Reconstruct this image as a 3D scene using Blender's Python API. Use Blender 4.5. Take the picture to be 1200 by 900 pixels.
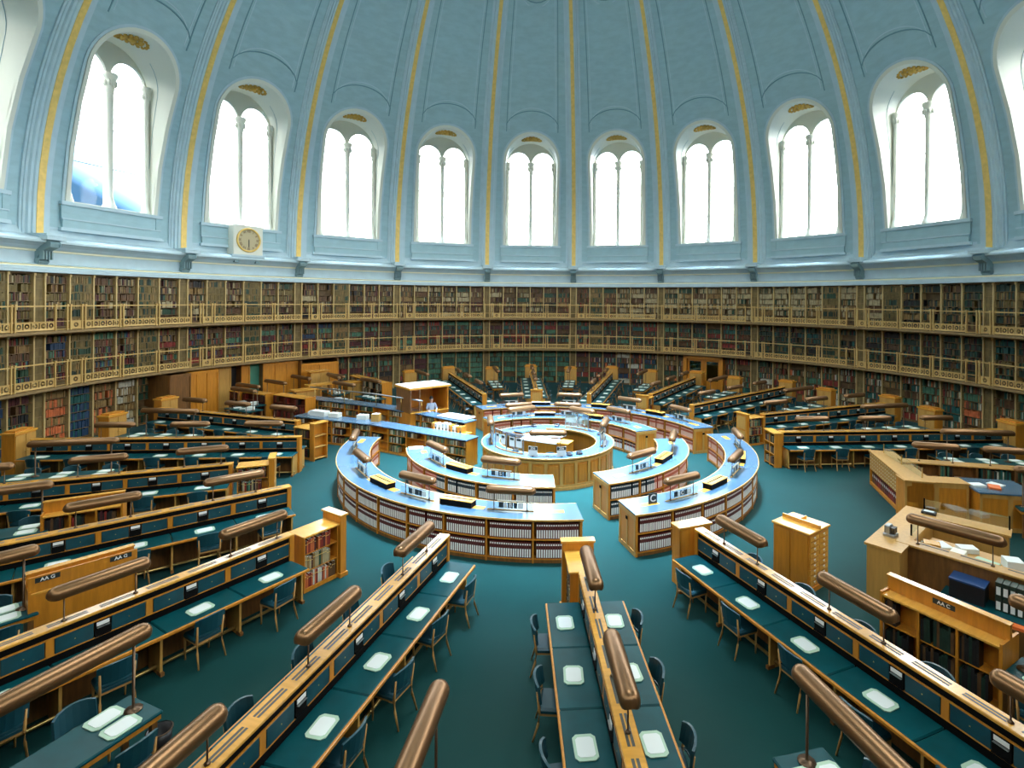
import bpy, bmesh, math, random
from math import sin, cos, radians as R, pi, sqrt, atan2, hypot
from mathutils import Matrix, Vector
C = bpy.context.scene.collection
S = bpy.context.scene
for o in list(bpy.data.objects): bpy.data.objects.remove(o)
rnd = random.Random(7)

# ------------------------------------------------------------------ camera, sky, lights, exposure
CAM_R, CAM_Z = 20.71, 6.45
cd = bpy.data.cameras.new('camera'); cam = bpy.data.objects.new('camera', cd); C.objects.link(cam)
cd.sensor_width = 36; cd.lens = 634.4 / 1200 * 36; cd.shift_x = -45.5 / 1200; cd.shift_y = -99.1 / 1200
cd.clip_start = .05; cd.clip_end = 500
cam.matrix_world = Matrix.Translation((0, -CAM_R, CAM_Z)) @ Matrix.Rotation(-.0036, 4, 'Z') @ Matrix.Rotation(pi/2, 4, 'X') @ Matrix.Rotation(.0075, 4, 'Z')
S.camera = cam
S.view_settings.view_transform = 'Standard'; S.view_settings.look = 'None'
S.view_settings.exposure = 0.0; S.view_settings.gamma = 1; S.view_settings.use_curve_mapping = False
S.cycles.use_denoising = True
S.cycles.max_bounces = 8; S.cycles.diffuse_bounces = 5; S.cycles.glossy_bounces = 3
S.cycles.transparent_max_bounces = 10; S.cycles.caustics_reflective = False; S.cycles.caustics_refractive = False
S.cycles.sample_clamp_indirect = 6

SKY_FRONT, SKY_BACK, SKY_TOP = 16.0, 9.0, 680.0
W = bpy.data.worlds.new('sky'); S.world = W; W.use_nodes = True
nt = W.node_tree; nt.nodes.clear()
def N(t, **k):
    n = nt.nodes.new(t)
    for a, b in k.items(): setattr(n, a, b)
    return n
tc = N('ShaderNodeTexCoord'); sp = N('ShaderNodeSeparateXYZ'); nt.links.new(tc.outputs['Generated'], sp.inputs[0])
def maprange(src, a, b, c, d):
    m = N('ShaderNodeMapRange'); m.inputs[1].default_value = a; m.inputs[2].default_value = b
    m.inputs[3].default_value = c; m.inputs[4].default_value = d; nt.links.new(src, m.inputs[0]); return m.outputs[0]
def mul(a, b, op='MULTIPLY'):
    m = N('ShaderNodeMath', operation=op); nt.links.new(a, m.inputs[0])
    if isinstance(b, float): m.inputs[1].default_value = b
    else: nt.links.new(b, m.inputs[1])
    return m.outputs[0]
horiz = maprange(sp.outputs[1], -.9, .9, SKY_BACK, SKY_FRONT)
up = maprange(sp.outputs[2], .972, .992, 0., SKY_TOP)
side = maprange(sp.outputs[0], -.9, .9, .6, 1.4)          # brighter towards the right hand side
strength = mul(mul(horiz, side), up, 'ADD')
thr = maprange(sp.outputs[0], -.44, -.66, .10, .28)         # blue sky low down on the left, cloud above
patch = maprange(mul(thr, sp.outputs[2], 'SUBTRACT'), -.01, .12, 0., 1.)
dim = maprange(patch, 0., 1., 1., .055)
st2 = mul(strength, dim)
mx = N('ShaderNodeMix', data_type='RGBA'); nt.links.new(patch, mx.inputs[0])
mx.inputs[6].default_value = (.97, 1.0, .97, 1); mx.inputs[7].default_value = (.22, .55, 1.0, 1)
zen = maprange(sp.outputs[2], .95, .975, 0., 1.); mz = N('ShaderNodeMix', data_type='RGBA'); nt.links.new(zen, mz.inputs[0])
nt.links.new(mx.outputs[2], mz.inputs[6]); mz.inputs[7].default_value = (.58, .76, 1.0, 1)
bg = N('ShaderNodeBackground'); nt.links.new(mz.outputs[2], bg.inputs[0]); nt.links.new(st2, bg.inputs[1])
wo = N('ShaderNodeOutputWorld'); nt.links.new(bg.outputs[0], wo.inputs[0])
def portal(loc, rot, sx, sy):
    l = bpy.data.lights.new('window_portal', 'AREA'); l.shape = 'RECTANGLE'; l.size = sx; l.size_y = sy
    l.cycles.is_portal = True
    o = bpy.data.objects.new('window_portal', l); C.objects.link(o); o.location = loc; o.rotation_euler = rot
for k in range(20):
    a = R(5.1 + 9 + 18*k)
    portal((22.62*sin(a), 22.62*cos(a), 14.3), (R(90), 0, pi - a), 3.7, 7.6)
portal((0, 0, 31.4), (0, 0, 0), 12, 12)

# ------------------------------------------------------------------ materials
MATS = {}
def mat(name, col, rough=.5, metal=0., noise=0., scale=6., stretch=(1,1,1), coat=0., bump=0., spec=.5, col2=None, detail=3.):
    m = bpy.data.materials.new(name); m.use_nodes = True; t = m.node_tree; b = t.nodes['Principled BSDF']
    b.inputs['Base Color'].default_value = (*col, 1); b.inputs['Roughness'].default_value = rough
    b.inputs['Metallic'].default_value = metal; b.inputs['Specular IOR Level'].default_value = spec
    if coat: b.inputs['Coat Weight'].default_value = coat; b.inputs['Coat Roughness'].default_value = .15
    if noise or bump or col2:
        c = t.nodes.new('ShaderNodeTexCoord'); mp = t.nodes.new('ShaderNodeMapping'); mp.inputs['Scale'].default_value = stretch
        nz = t.nodes.new('ShaderNodeTexNoise'); nz.inputs['Scale'].default_value = scale; nz.inputs['Detail'].default_value = detail
        t.links.new(c.outputs['Object'], mp.inputs[0]); t.links.new(mp.outputs[0], nz.inputs[0])
        r = t.nodes.new('ShaderNodeValToRGB'); c2 = col2 or tuple(x*(1-noise) for x in col)
        r.color_ramp.elements[0].position = .35; r.color_ramp.elements[1].position = .68
        r.color_ramp.elements[0].color = (*c2, 1); r.color_ramp.elements[1].color = (*[min(1, x*(1+noise*.4)) for x in col], 1)
        t.links.new(nz.outputs[0], r.inputs[0]); t.links.new(r.outputs[0], b.inputs['Base Color'])
        if bump:
            bp = t.nodes.new('ShaderNodeBump'); bp.inputs['Strength'].default_value = bump; bp.inputs['Distance'].default_value = .02
            t.links.new(nz.outputs[0], bp.inputs['Height']); t.links.new(bp.outputs[0], b.inputs['Normal'])
    MATS[name] = m; return m
def glassmat(name, tint=(1,1,1), gloss=.08):
    m = bpy.data.materials.new(name); m.use_nodes = True; t = m.node_tree; t.nodes.clear()
    tr = t.nodes.new('ShaderNodeBsdfTransparent'); tr.inputs[0].default_value = (*tint, 1)
    gl = t.nodes.new('ShaderNodeBsdfGlossy'); gl.inputs['Roughness'].default_value = .03
    mi = t.nodes.new('ShaderNodeMixShader'); mi.inputs[0].default_value = gloss
    o = t.nodes.new('ShaderNodeOutputMaterial')
    t.links.new(tr.outputs[0], mi.inputs[1]); t.links.new(gl.outputs[0], mi.inputs[2]); t.links.new(mi.outputs[0], o.inputs[0])
    MATS[name] = m
cm = mat('carpet', (.0008,.039,.035), .7, noise=.10, scale=.8, spec=.15).node_tree.nodes['Principled BSDF']
cm.inputs['Sheen Weight'].default_value = .20; cm.inputs['Sheen Roughness'].default_value = .38; cm.inputs['Sheen Tint'].default_value = (.45,.80,1,1)
mat('plaster', (.37,.55,.60), .7, noise=.08, scale=1.5, stretch=(1,1,3), bump=.12)
mat('plaster_line_shade', (.15,.29,.34), .7)  # darker plaster for panel and reveal lines: groove shadow put into the colour
mat('plaster_light', (.50,.64,.70), .7, noise=.06, scale=2)
mat('cream', (.74,.74,.64), .6)
mat('cream_line', (.85,.82,.60), .5)
mat('gold', (.85,.58,.16), .5, metal=.15, noise=.12, scale=5)
mat('ornament_gold', (.60,.36,.07), .4, metal=.6)
mat('console_paint', (.22,.34,.37), .6)
mat('gilt_iron', (.56,.37,.13), .45, metal=.2)
mat('gallery_wood', (.26,.17,.07), .6, noise=.2)
mat('case_wood', (.16,.095,.035), .6, noise=.3, scale=4)
mat('case_upright', (.58,.42,.18), .5)
mat('pilaster_paint', (.19,.13,.04), .6, noise=.35, scale=9, stretch=(1,1,.3))
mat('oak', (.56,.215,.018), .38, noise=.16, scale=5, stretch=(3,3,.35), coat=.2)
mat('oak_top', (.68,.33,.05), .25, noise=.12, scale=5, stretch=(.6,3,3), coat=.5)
mat('oak_pale', (.52,.28,.065), .4, noise=.12, scale=5, stretch=(3,3,.35), coat=.2)
mat('oak_dark', (.20,.085,.02), .45, noise=.3, scale=5, stretch=(3,3,.4))
mat('red_wood', (.15,.03,.012), .4, noise=.3, scale=5, stretch=(3,3,.4))
mat('slot_black', (.003,.003,.003), .7, spec=.1)
mat('leather', (.001,.060,.070), .40, noise=.2, scale=2.5, spec=.18)
mat('leather_rest', (.003,.055,.075), .5, noise=.2, scale=5)
mat('blue_lino', (.06,.13,.20), .26, noise=.03, scale=3, coat=.4)
mat('chair_fabric', (.003,.050,.07), .5, coat=.15)
mat('chair_wood', (.46,.24,.07), .4)
mat('bronze', (.20,.105,.045), .33, metal=.75)
mat('bronze_dark', (.12,.075,.045), .35, metal=.8)
mat('tube_white', (.75,.78,.75), .4)
mat('brass', (.65,.45,.16), .3, metal=.9)
mat('paper', (.72,.76,.74), .7)
mat('blotter_green', (.40,.56,.42), .7)
mat('white', (.85,.85,.83), .5)
mat('black', (.012,.012,.014), .4)
mat('label_dark', (.02,.03,.03), .4)
mat('vent_dark', (.05,.05,.035), .5)
mat('steel', (.35,.37,.37), .35, metal=.8)
mat('blue_box', (.01,.05,.16), .4)
mat('orange', (.75,.16,.03), .5)
mat('skin', (.62,.36,.26), .5)
mat('hair', (.03,.02,.015), .6)
mat('shirt', (.45,.60,.85), .7)
mat('trousers', (.03,.03,.05), .7)
mat('clock_face', (.50,.42,.24), .5)
mat('green_frame', (.05,.22,.15), .5)
mat('window_metal', (.55,.62,.62), .5)
glassmat('window_glass', (.97,.99,1), .015); glassmat('screen_glass', (.90,.96,.95), .16)
glassmat('green_glass', (.25,.5,.38), .15)
BOOKCOL = {'brown':(.12,.055,.018),'tan':(.27,.16,.05),'cream':(.42,.34,.19),'red':(.24,.022,.014),'maroon':(.075,.012,.014),'green':(.020,.065,.035),
 'dkgreen':(.012,.035,.022),'blue':(.012,.045,.11),'black':(.014,.012,.012),'orange':(.62,.15,.045),'white':(.62,.60,.50),'olive':(.16,.11,.028),'teal':(.01,.10,.09),'palegreen':(.07,.20,.12)}
BK = list(BOOKCOL); 
for k, v in BOOKCOL.items(): mat('book_'+k, v, .55, noise=.3, scale=7)
mat('vol_maroon', (.10,.014,.012), .5); mat('vol_orange', (.50,.10,.05), .5); mat('vol_navy', (.012,.03,.045), .5)
mat('vol_label', (.92,.92,.90), .6); mat('vol_label_pink', (.90,.66,.54), .6)

# ------------------------------------------------------------------ mesh helpers
class MB:
    def __init__(s): s.v = []; s.f = []; s.m = []; s.sm = []; s.T = None; s.mats = []
    def mi(s, m):
        if m not in s.mats: s.mats.append(m)
        return s.mats.index(m)
    def add(s, vs, fs, m, smooth=False):
        n = len(s.v)
        if s.T is not None: vs = [tuple(s.T @ Vector(p)) for p in vs]
        s.v += vs; i = s.mi(m)
        for f in fs: s.f.append(tuple(n + q for q in f)); s.m.append(i); s.sm.append(smooth)
        return s
    def box(s, x0, x1, y0, y1, z0, z1, m, ch=0.):
        if ch <= 0:
            vs = [(x0,y0,z0),(x1,y0,z0),(x1,y1,z0),(x0,y1,z0),(x0,y0,z1),(x1,y0,z1),(x1,y1,z1),(x0,y1,z1)]
            return s.add(vs, [(3,2,1,0),(4,5,6,7),(0,1,5,4),(1,2,6,5),(2,3,7,6),(3,0,4,7)], m)
        c = min(ch, (x1-x0)*.45, (y1-y0)*.45, (z1-z0)*.45)
        # chamfered upper edges and corners
        pr = [(x0,y0),(x1,y0),(x1,y1),(x0,y1)]
        a = [(x0+c,y0),(x1-c,y0),(x1,y0+c),(x1,y1-c),(x1-c,y1),(x0+c,y1),(x0,y1-c),(x0,y0+c)]
        b = [(x0+c,y0+c),(x1-c,y0+c),(x1-c,y0+c),(x1-c,y1-c),(x1-c,y1-c),(x0+c,y1-c),(x0+c,y1-c),(x0+c,y0+c)]
        vs = [(x,y,z0) for x,y in a] + [(x,y,z1-c) for x,y in a] + [(x0+c,y0+c,z1),(x1-c,y0+c,z1),(x1-c,y1-c,z1),(x0+c,y1-c,z1)]
        fs = [tuple(range(7,-1,-1))] + [(i,(i+1)%8,8+(i+1)%8,8+i) for i in range(8)] + [(16,17,18,19)]
        top = [16,17,17,18,18,19,19,16]
        for i in range(8):
            j = (i+1) % 8; A, B = top[i], top[j]
            fs.append((8+i,8+j,A) if A == B else (8+i,8+j,B,A))
        return s.add(vs, fs, m)
    def prism(s, poly, z0, z1, m):
        n = len(poly)
        return s.add([(x,y,z0) for x,y in poly] + [(x,y,z1) for x,y in poly],
            [tuple(range(n-1,-1,-1)), tuple(range(n,2*n))] + [(i,(i+1)%n,n+(i+1)%n,n+i) for i in range(n)], m)
    def arc(s, a0, a1, r0, r1, z0, z1, m, n=None):
        n = n or max(1, int(abs(a1-a0)/3)+1); vs = []; fs = []
        for i in range(n+1):
            a = R(a0+(a1-a0)*i/n)
            for r, z in ((r0,z0),(r1,z0),(r1,z1),(r0,z1)): vs.append((r*sin(a), r*cos(a), z))
        for i in range(n):
            p = 4*i
            for j in range(4): fs.append((p+j, p+(j+1)%4, p+4+(j+1)%4, p+4+j))
        fs += [(3,2,1,0), (4*n,4*n+1,4*n+2,4*n+3)]
        return s.add(vs, fs, m)
    def ring(s, prof, m, n=120, a0=0, a1=360):
        vs = []; fs = []; k = len(prof)
        for i in range(n+1):
            a = R(a0+(a1-a0)*i/n)
            for r, z in prof: vs.append((r*sin(a), r*cos(a), z))
        for i in range(n):
            for j in range(k-1): fs.append((i*k+j, i*k+j+1, (i+1)*k+j+1, (i+1)*k+j))
        return s.add(vs, fs, m)
    def lathe(s, prof, cx, cy, m, n=14, smooth=True):
        vs = []; fs = []; k = len(prof)
        for i in range(n):
            a = 2*pi*i/n
            for r, z in prof: vs.append((cx+r*cos(a), cy+r*sin(a), z))
        for i in range(n):
            q = (i+1) % n
            for j in range(k-1): fs.append((i*k+j, q*k+j, q*k+j+1, i*k+j+1))
        return s.add(vs, fs, m, smooth)
    def tube(s, pts, rad, m, n=8, smooth=True):
        pts = [Vector(p) for p in pts]; vs = []; fs = []
        for i, p in enumerate(pts):
            d = (pts[min(i+1,len(pts)-1)] - pts[max(i-1,0)]).normalized()
            u = d.cross(Vector((0,0,1)))
            if u.length < .01: u = Vector((1,0,0))
            u.normalize(); w = d.cross(u); rr = rad[i] if isinstance(rad, (list, tuple)) else rad
            for j in range(n):
                a = 2*pi*j/n; vs.append(tuple(p + rr*(cos(a)*u + sin(a)*w)))
        for i in range(len(pts)-1):
            for j in range(n): fs.append((i*n+j, i*n+(j+1)%n, (i+1)*n+(j+1)%n, (i+1)*n+j))
        s.add(vs, fs, m, smooth)
        k = len(s.v)-len(vs); s.f.append(tuple(k+j for j in range(n-1,-1,-1))); s.m.append(s.mi(m)); s.sm.append(False)
        s.f.append(tuple(k+(len(pts)-1)*n+j for j in range(n))); s.m.append(s.mi(m)); s.sm.append(False)
        return s
    def mesh(s, name):
        me = bpy.data.meshes.new(name); me.from_pydata(s.v, [], s.f)
        for m in s.mats: me.materials.append(MATS[m])
        me.polygons.foreach_set('material_index', s.m); me.polygons.foreach_set('use_smooth', s.sm)
        me.update(); return me
def fixnorm(me):
    b = bmesh.new(); b.from_mesh(me); bmesh.ops.recalc_face_normals(b, faces=b.faces); b.to_mesh(me); b.free(); return me
def link(name, me, parent=None, loc=(0,0,0), rz=0., label=None):
    if isinstance(me, MB): me = me.mesh(name)
    o = bpy.data.objects.new(name, me); C.objects.link(o); o.location = loc; o.rotation_euler = (0,0,rz)
    if parent: o.parent = parent
    if label: o['label'] = label
    return o
def thing(name, label, cat, loc=(0,0,0), rz=0., group=None, me=None):
    if isinstance(me, MB): me = me.mesh(name)
    o = bpy.data.objects.new(name, me); C.objects.link(o); o.location = loc; o.rotation_euler = (0,0,rz)
    o['label'] = label; o['category'] = cat
    if group: o['group'] = group
    return o
def struct(name, me, loc=(0,0,0), rz=0., parent=None):
    o = link(name, me, parent, loc, rz)
    if not parent: o['kind'] = 'structure'
    return o
def clone(root, loc, rz, label, group=None):
    r = root.copy(); C.objects.link(r); r.location = loc; r.rotation_euler = (0,0,rz); r['label'] = label
    if group: r['group'] = group
    for ch in root.children:
        c = ch.copy(); C.objects.link(c); c.parent = r
        for g in ch.children:
            d = g.copy(); C.objects.link(d); d.parent = c
    return r
def W_(az, r, z=0.): return (r*sin(R(az)), r*cos(R(az)), z)
def camdist(p): return hypot(p[0], p[1]+CAM_R)
def curve_mesh(name, splines, depth, m):
    cu = bpy.data.curves.new(name, 'CURVE'); cu.dimensions = '2D'; cu.fill_mode = 'BOTH'; cu.extrude = depth/2
    for pts in splines:
        sp_ = cu.splines.new('POLY'); sp_.points.add(len(pts)-1)
        for i, (x, y) in enumerate(pts): sp_.points[i].co = (x, y, 0, 1)
        sp_.use_cyclic_u = True
    o = bpy.data.objects.new('t', cu); me = bpy.data.meshes.new_from_object(o)
    bpy.data.objects.remove(o); me.materials.clear(); me.materials.append(MATS[m]); me.name = name
    return me
def text_mesh(txt, size, m):
    cu = bpy.data.curves.new('lettering', 'FONT'); cu.body = txt; cu.size = size; cu.extrude = .002; cu.align_x = 'CENTER'; cu.align_y = 'CENTER'; cu.offset = size*.02
    o = bpy.data.objects.new('t', cu); me = bpy.data.meshes.new_from_object(o); bpy.data.objects.remove(o)
    me.materials.clear(); me.materials.append(MATS[m]); return me
def standing(me):      # xy-plane mesh -> xz-plane (facing -y)
    me.transform(Matrix.Rotation(pi/2, 4, 'X')); return me

# ------------------------------------------------------------------ the dome
DZ, DR = 9.4, 21.62
def Rd(z): return sqrt(max(.01, DR*DR - (z-DZ)**2)) if z > DZ else DR
WH, WS, WSP = 1.95, 10.6, 16.7         # window half width, sill, springing
def aw(z):
    if z < WS or z > WSP+WH: return 0.
    return WH if z <= WSP else sqrt(max(0, WH*WH-(z-WSP)**2))
def dp(x, z, off=0.):                  # point on the dome at tangential offset x, height z, moved inwards
    r = Rd(z)-off; return (x, sqrt(max(0, r*r-x*x)), z)
NSEG = 20
dome = MB()
def shell(mb, zs, awf):
    n = 4
    for side in (-1, 1):
        rows = []
        for z in zs:
            r = Rd(z); e = r*math.tan(R(9))*cos(R(9)); w = min(awf(z), e)
            rows.append([dp(side*(w+(e-w)*i/n), z) for i in range(n+1)])
        vs = [p for row in rows for p in row]; fs = []
        for i in range(len(zs)-1):
            for j in range(n):
                q = i*(n+1)+j; f = (q, q+1, q+n+2, q+n+1); fs.append(f if side < 0 else f[::-1])
        mb.add(vs, fs, 'plaster')
seg = MB()
shell(seg, [8.9, 9.4, 10.0, WS], lambda z: 0.)
shell(seg, [WS+(WSP-WS)*i/6 for i in range(7)] + [WSP+WH*sin(pi/2*i/12) for i in range(1, 13)], aw)
shell(seg, [WSP+WH+(30.17-WSP-WH)*sin(pi/2*i/14) for i in range(15)], lambda z: 0.)
arch = [(-WH, WS), (-WH, 13.), (-WH, 15.)] + [(-WH*cos(pi*i/24), WSP+WH*sin(pi*i/24)) for i in range(25)] + [(WH, 15.), (WH, 13.), (WH, WS)]
for k in range(NSEG):
    dome.T = Matrix.Rotation(-R(14.1+18*k), 4, 'Z')
    for i, m in enumerate(seg.mats): pass
    dome.add(seg.v, seg.f, 'plaster', True)
ceiling = struct('ceiling', dome)
# window reveal + mouldings (one window, copied twenty times)
YB = 22.0
wm = MB()
vs = []; fs = []
for x, z in arch:
    f = dp(x, z); vs += [f, (x, (f[1]+YB)/2, z), (x, YB, z)]
n = len(arch)
for i in range(n-1):
    for j in range(2): fs.append((3*i+j, 3*i+j+1, 3*i+3+j+1, 3*i+3+j))
q = len(vs); vs += [dp(-WH, WS), dp(WH, WS), (WH, YB, WS), (-WH, YB, WS)]; fs.append((q, q+1, q+2, q+3))
wm.add(vs, fs, 'cream', True)
def sweep_dome(mb, path, w, h, m, closed=False):      # square moulding along a path of (x,z) on the dome
    vs = []; fs = []; n = len(path)
    for i, (x, z) in enumerate(path):
        p0 = path[(i-1) % n] if closed or i > 0 else path[i]; p1 = path[(i+1) % n] if closed or i < n-1 else path[i]
        dx, dz = p1[0]-p0[0], p1[1]-p0[1]; l = hypot(dx, dz) or 1; nx, nz = -dz/l*w/2, dx/l*w/2
        vs += [dp(x-nx, z-nz, -.02), dp(x-nx, z-nz, h), dp(x+nx, z+nz, h), dp(x+nx, z+nz, -.02)]
    for i in range(n if closed else n-1):
        a, b = 4*i, 4*((i+1) % n)
        for j in range(3): fs.append((a+j, a+j+1, b+j+1, b+j))
    mb.add(vs, fs, m)
arch2 = lambda d: [(-WH-d, WS), (-WH-d, 13.), (-WH-d, 15.)] + [(-(WH+d)*cos(pi*i/20), WSP+(WH+d)*sin(pi*i/20)) for i in range(21)] + [(WH+d, 15.), (WH+d, 13.), (WH+d, WS)]
sweep_dome(wm, arch2(.09), .18, .10, 'cream'); sweep_dome(wm, arch2(.25), .12, .05, 'plaster_light')
# incised line on the reveal, its shade put into the colour
for sx in (-1, 1):
    wm.tube([(sx*(WH-.005), 21.72, 13.0), (sx*(WH-.005), 21.5, 15), (sx*(WH-.005), 21.2, WSP)] + [(sx*(WH*cos(t)-.005), 21.2-.25*t, WSP+WH*sin(t)-.005) for t in (.2,.4,.6,.8)], .012, 'plaster_line_shade', 4)
wreveal = fixnorm(wm.mesh('window_surround'))
holes = []
for cx in (-.95, .95):
    holes.append([(cx-.86, 10.72), (cx-.86, 16.9)] + [(cx-.86*cos(pi*i/16), 17.0+.95*sin(pi*i/16)) for i in range(17)] + [(cx+.86, 16.9), (cx+.86, 10.72)])
outer = [(-WH-.02, WS)] + [(-(WH+.02)*cos(pi*i/24), WSP+(WH+.02)*sin(pi*i/24)) for i in range(25)] + [(WH+.02, WS)]
tymp = standing(curve_mesh('window_frame', [outer]+holes, .16, 'cream'))
col = MB()
def column(mb, x, y, r):
    mb.lathe([(r*1.9,10.6),(r*1.9,10.75),(r*1.5,10.85),(r*1.3,11.0),(r,11.1),(r*.9,16.25),(r*1.15,16.3),(r*1.1,16.4),(r*1.7,16.75),(r*1.5,16.8),(r*2.0,16.95),(r*2.0,17.1),(0,17.1)], x, y, 'cream', 12)
    for i in range(8):
        a = 2*pi*i/8; mb.lathe([(0,16.45),(r*.45,16.55),(r*.5,16.7),(0,16.8)], x+r*1.5*cos(a), y+r*1.5*sin(a), 'cream', 5)
colm = {}
for nm, x in (('c', 0.), ('l', -1.80), ('r', 1.80)):
    mb = MB(); column(mb, x, 21.74, .15 if x == 0 else .11); colm[nm] = mb.mesh('column')
pane = MB(); pane.add([(-1.85,21.99,10.6),(1.85,21.99,10.6),(1.85,21.99,18.4),(-1.85,21.99,18.4)], [(0,1,2,3)], 'window_glass')
pane = pane.mesh('pane')
bars = MB()
for z in (12.6, 14.5, 16.3): bars.box(-1.8, 1.8, 21.95, 21.99, z-.02, z+.025, 'window_metal')
bars = bars.mesh('glazing_bar')
orn = MB()
def blob(mb, cx, cy, cz, rx, ry, rz_, m, n=8, k=5):
    vs = []; fs = []
    for i in range(k+1):
        t = pi*i/k
        for j in range(n):
            a = 2*pi*j/n; vs.append((cx+rx*sin(t)*cos(a), cy+ry*sin(t)*sin(a), cz+rz_*cos(t)))
    for i in range(k):
        for j in range(n): fs.append((i*n+j, (i+1)*n+j, (i+1)*n+(j+1)%n, i*n+(j+1)%n))
    mb.add(vs, fs, m, True)
def orn_z(x): return WSP+sqrt(max(0, WH*WH-x*x))
blob(orn, 0, 20.45, orn_z(0)-.05, .22, .22, .16, 'ornament_gold')
for i in range(12):
    a = 2*pi*i/12; x = .42*cos(a); blob(orn, x, 20.45+.30*sin(a), orn_z(x)-.04, .14, .11, .10, 'ornament_gold', 6, 4)
for i in range(18):
    a = 2*pi*i/18; x = .70*cos(a); blob(orn, x, 20.45+.47*sin(a), orn_z(x)-.03, .10, .07, .07, 'ornament_gold', 6, 4)
orn = orn.mesh('gilt_rosette')
sill = MB()
sill.T = None
sill.box(-2.35, 2.35, 21.28, 21.75, WS-.16, WS, 'plaster_light'); sill.box(-2.25, 2.25, 21.36, 21.8, 9.45, WS-.16, 'plaster')
sill.box(-2.35, 2.35, 21.30, 21.8, 9.30, 9.45, 'plaster_light'); sill.box(-2.32, -2.02, 21.33, 21.4, 9.85, 10.44, 'plaster'); sill.box(2.02, 2.32, 21.33, 21.4, 9.85, 10.44, 'plaster')
sill.box(-2.3, 2.3, 21.31, 21.4, 9.80, 9.86, 'plaster_light')
sill = sill.mesh('sill_panel')
# raised panels higher up the dome
mould = MB()
def fr(x, z): return x*Rd(z)/21.
zb, zt = 18.9, 26.6
bot = [(-1.7+3.4*i/12, 18.15+sqrt(max(0, 2.35**2-(-1.7+3.4*i/12)**2))*.62+.45) for i in range(13)]
leftside = [(fr(-2.05, z), z) for z in [zb-.1+(zt-zb+.1)*i/10 for i in range(11)]]
notch = [(fr(-2.05, zt)*cos(pi*i/12), zt-1.0*sin(pi*i/12)) for i in range(13)]
path = leftside + notch + [(-x, z) for x, z in leftside[::-1]] + [(1.9-3.8*i/14, 18.9+1.25*sqrt(max(0, 1-((1.9-3.8*i/14)/2.0)**2))) for i in range(15)]
sweep_dome(mould, path, .05, .035, 'plaster_line_shade', True)
path2 = [(x*.9, z+(.18 if z < 22 else -.2)) for x, z in path]
sweep_dome(mould, path2, .04, .02, 'plaster_light', True)
circ = [(fr(1.25, 27.4)*cos(2*pi*i/24), 27.35+1.15*sin(2*pi*i/24)) for i in range(24)]
sweep_dome(mould, circ, .05, .035, 'plaster_line_shade', True)
mould = mould.mesh('panel_moulding')
for k in range(NSEG):
    rz = -R(14.1+18*k)
    w = struct('window_%d' % (k+1), wreveal, rz=rz)
    link('window_frame', tymp, w, (0, 21.93, 0)); link('pane', pane, w); link('glazing_bar', bars, w)
    for q in ('l', 'c', 'r'): link('column', colm[q], w)
    link('gilt_rosette', orn, w, label='gilt oval rosette in the arch soffit'); link('sill_panel', sill, w)
    struct('trim_%d' % (k+41), mould, rz=rz)
# ribs
def rib_sweep(mb, xs, m, zs):
    vs = []; fs = []; k = len(xs)
    for z in zs:
        r = Rd(z); f = .35+.65*r/DR
        for x, h in xs: vs.append((x*f, sqrt(max(0, (r-h)**2-(x*f)**2)), z))
    for i in range(len(zs)-1):
        for j in range(k-1): fs.append((i*k+j, i*k+j+1, (i+1)*k+j+1, (i+1)*k+j))
    mb.add(vs, fs, m)
zs = [9.0] + [9.4+(30.1-9.4)*sin(pi/2*i/26) for i in range(27)]
rib = MB(); rib_sweep(rib, [(-.62,-.05),(-.62,.08),(-.53,.08),(-.53,.14),(-.43,.14),(-.40,.24),(-.29,.24),(-.27,.32),(.27,.32),(.29,.24),(.40,.24),(.43,.14),(.53,.14),(.53,.08),(.62,.08),(.62,-.05)], 'plaster_light', zs)
rib = rib.mesh('rib')
gs = MB(); rib_sweep(gs, [(-.145,.30),(-.145,.345),(.145,.345),(.145,.30)], 'gold', zs); gs = gs.mesh('gold_stripe')
con = MB()
pr = [(21.75,7.75),(21.15,7.75),(21.08,7.85),(21.2,7.98),(21.1,8.2),(20.85,8.35),(20.62,8.45),(20.55,8.62),(20.7,8.75),(21.75,8.75)]
for x0, x1 in ((-.2, .2),):
    n = len(pr)
    con.add([(x0, y, z) for y, z in pr] + [(x1, y, z) for y, z in pr], [tuple(range(n)), tuple(range(2*n-1, n-1, -1))] + [(i, n+i, n+(i+1) % n, (i+1) % n) for i in range(n)], 'console_paint')
for x in (-.2, .2): con.tube([(x-.02, 20.68, 8.58), (x+.02, 20.68, 8.58)], .14, 'console_paint', 10); con.tube([(x-.02, 21.18, 7.9), (x+.02, 21.18, 7.9)], .12, 'console_paint', 10)
for i in range(4): con.box(-.2+.12*i, -.15+.12*i, 20.9, 21.1, 7.95, 8.3, 'console_paint')
con.box(-.40, .40, 20.5, 21.7, 8.75, 8.90, 'plaster_light'); con.box(-.34, .34, 20.6, 21.7, 8.92, 9.02, 'plaster_light')
con = fixnorm(con.mesh('console'))
for k in range(NSEG):
    rz = -R(5.1+18*k); o = struct('trim_%d' % (k+1), rib, rz=rz); link('gold_stripe', gs, o, label='gold painted stripe'); link('console', con, o)
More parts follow.
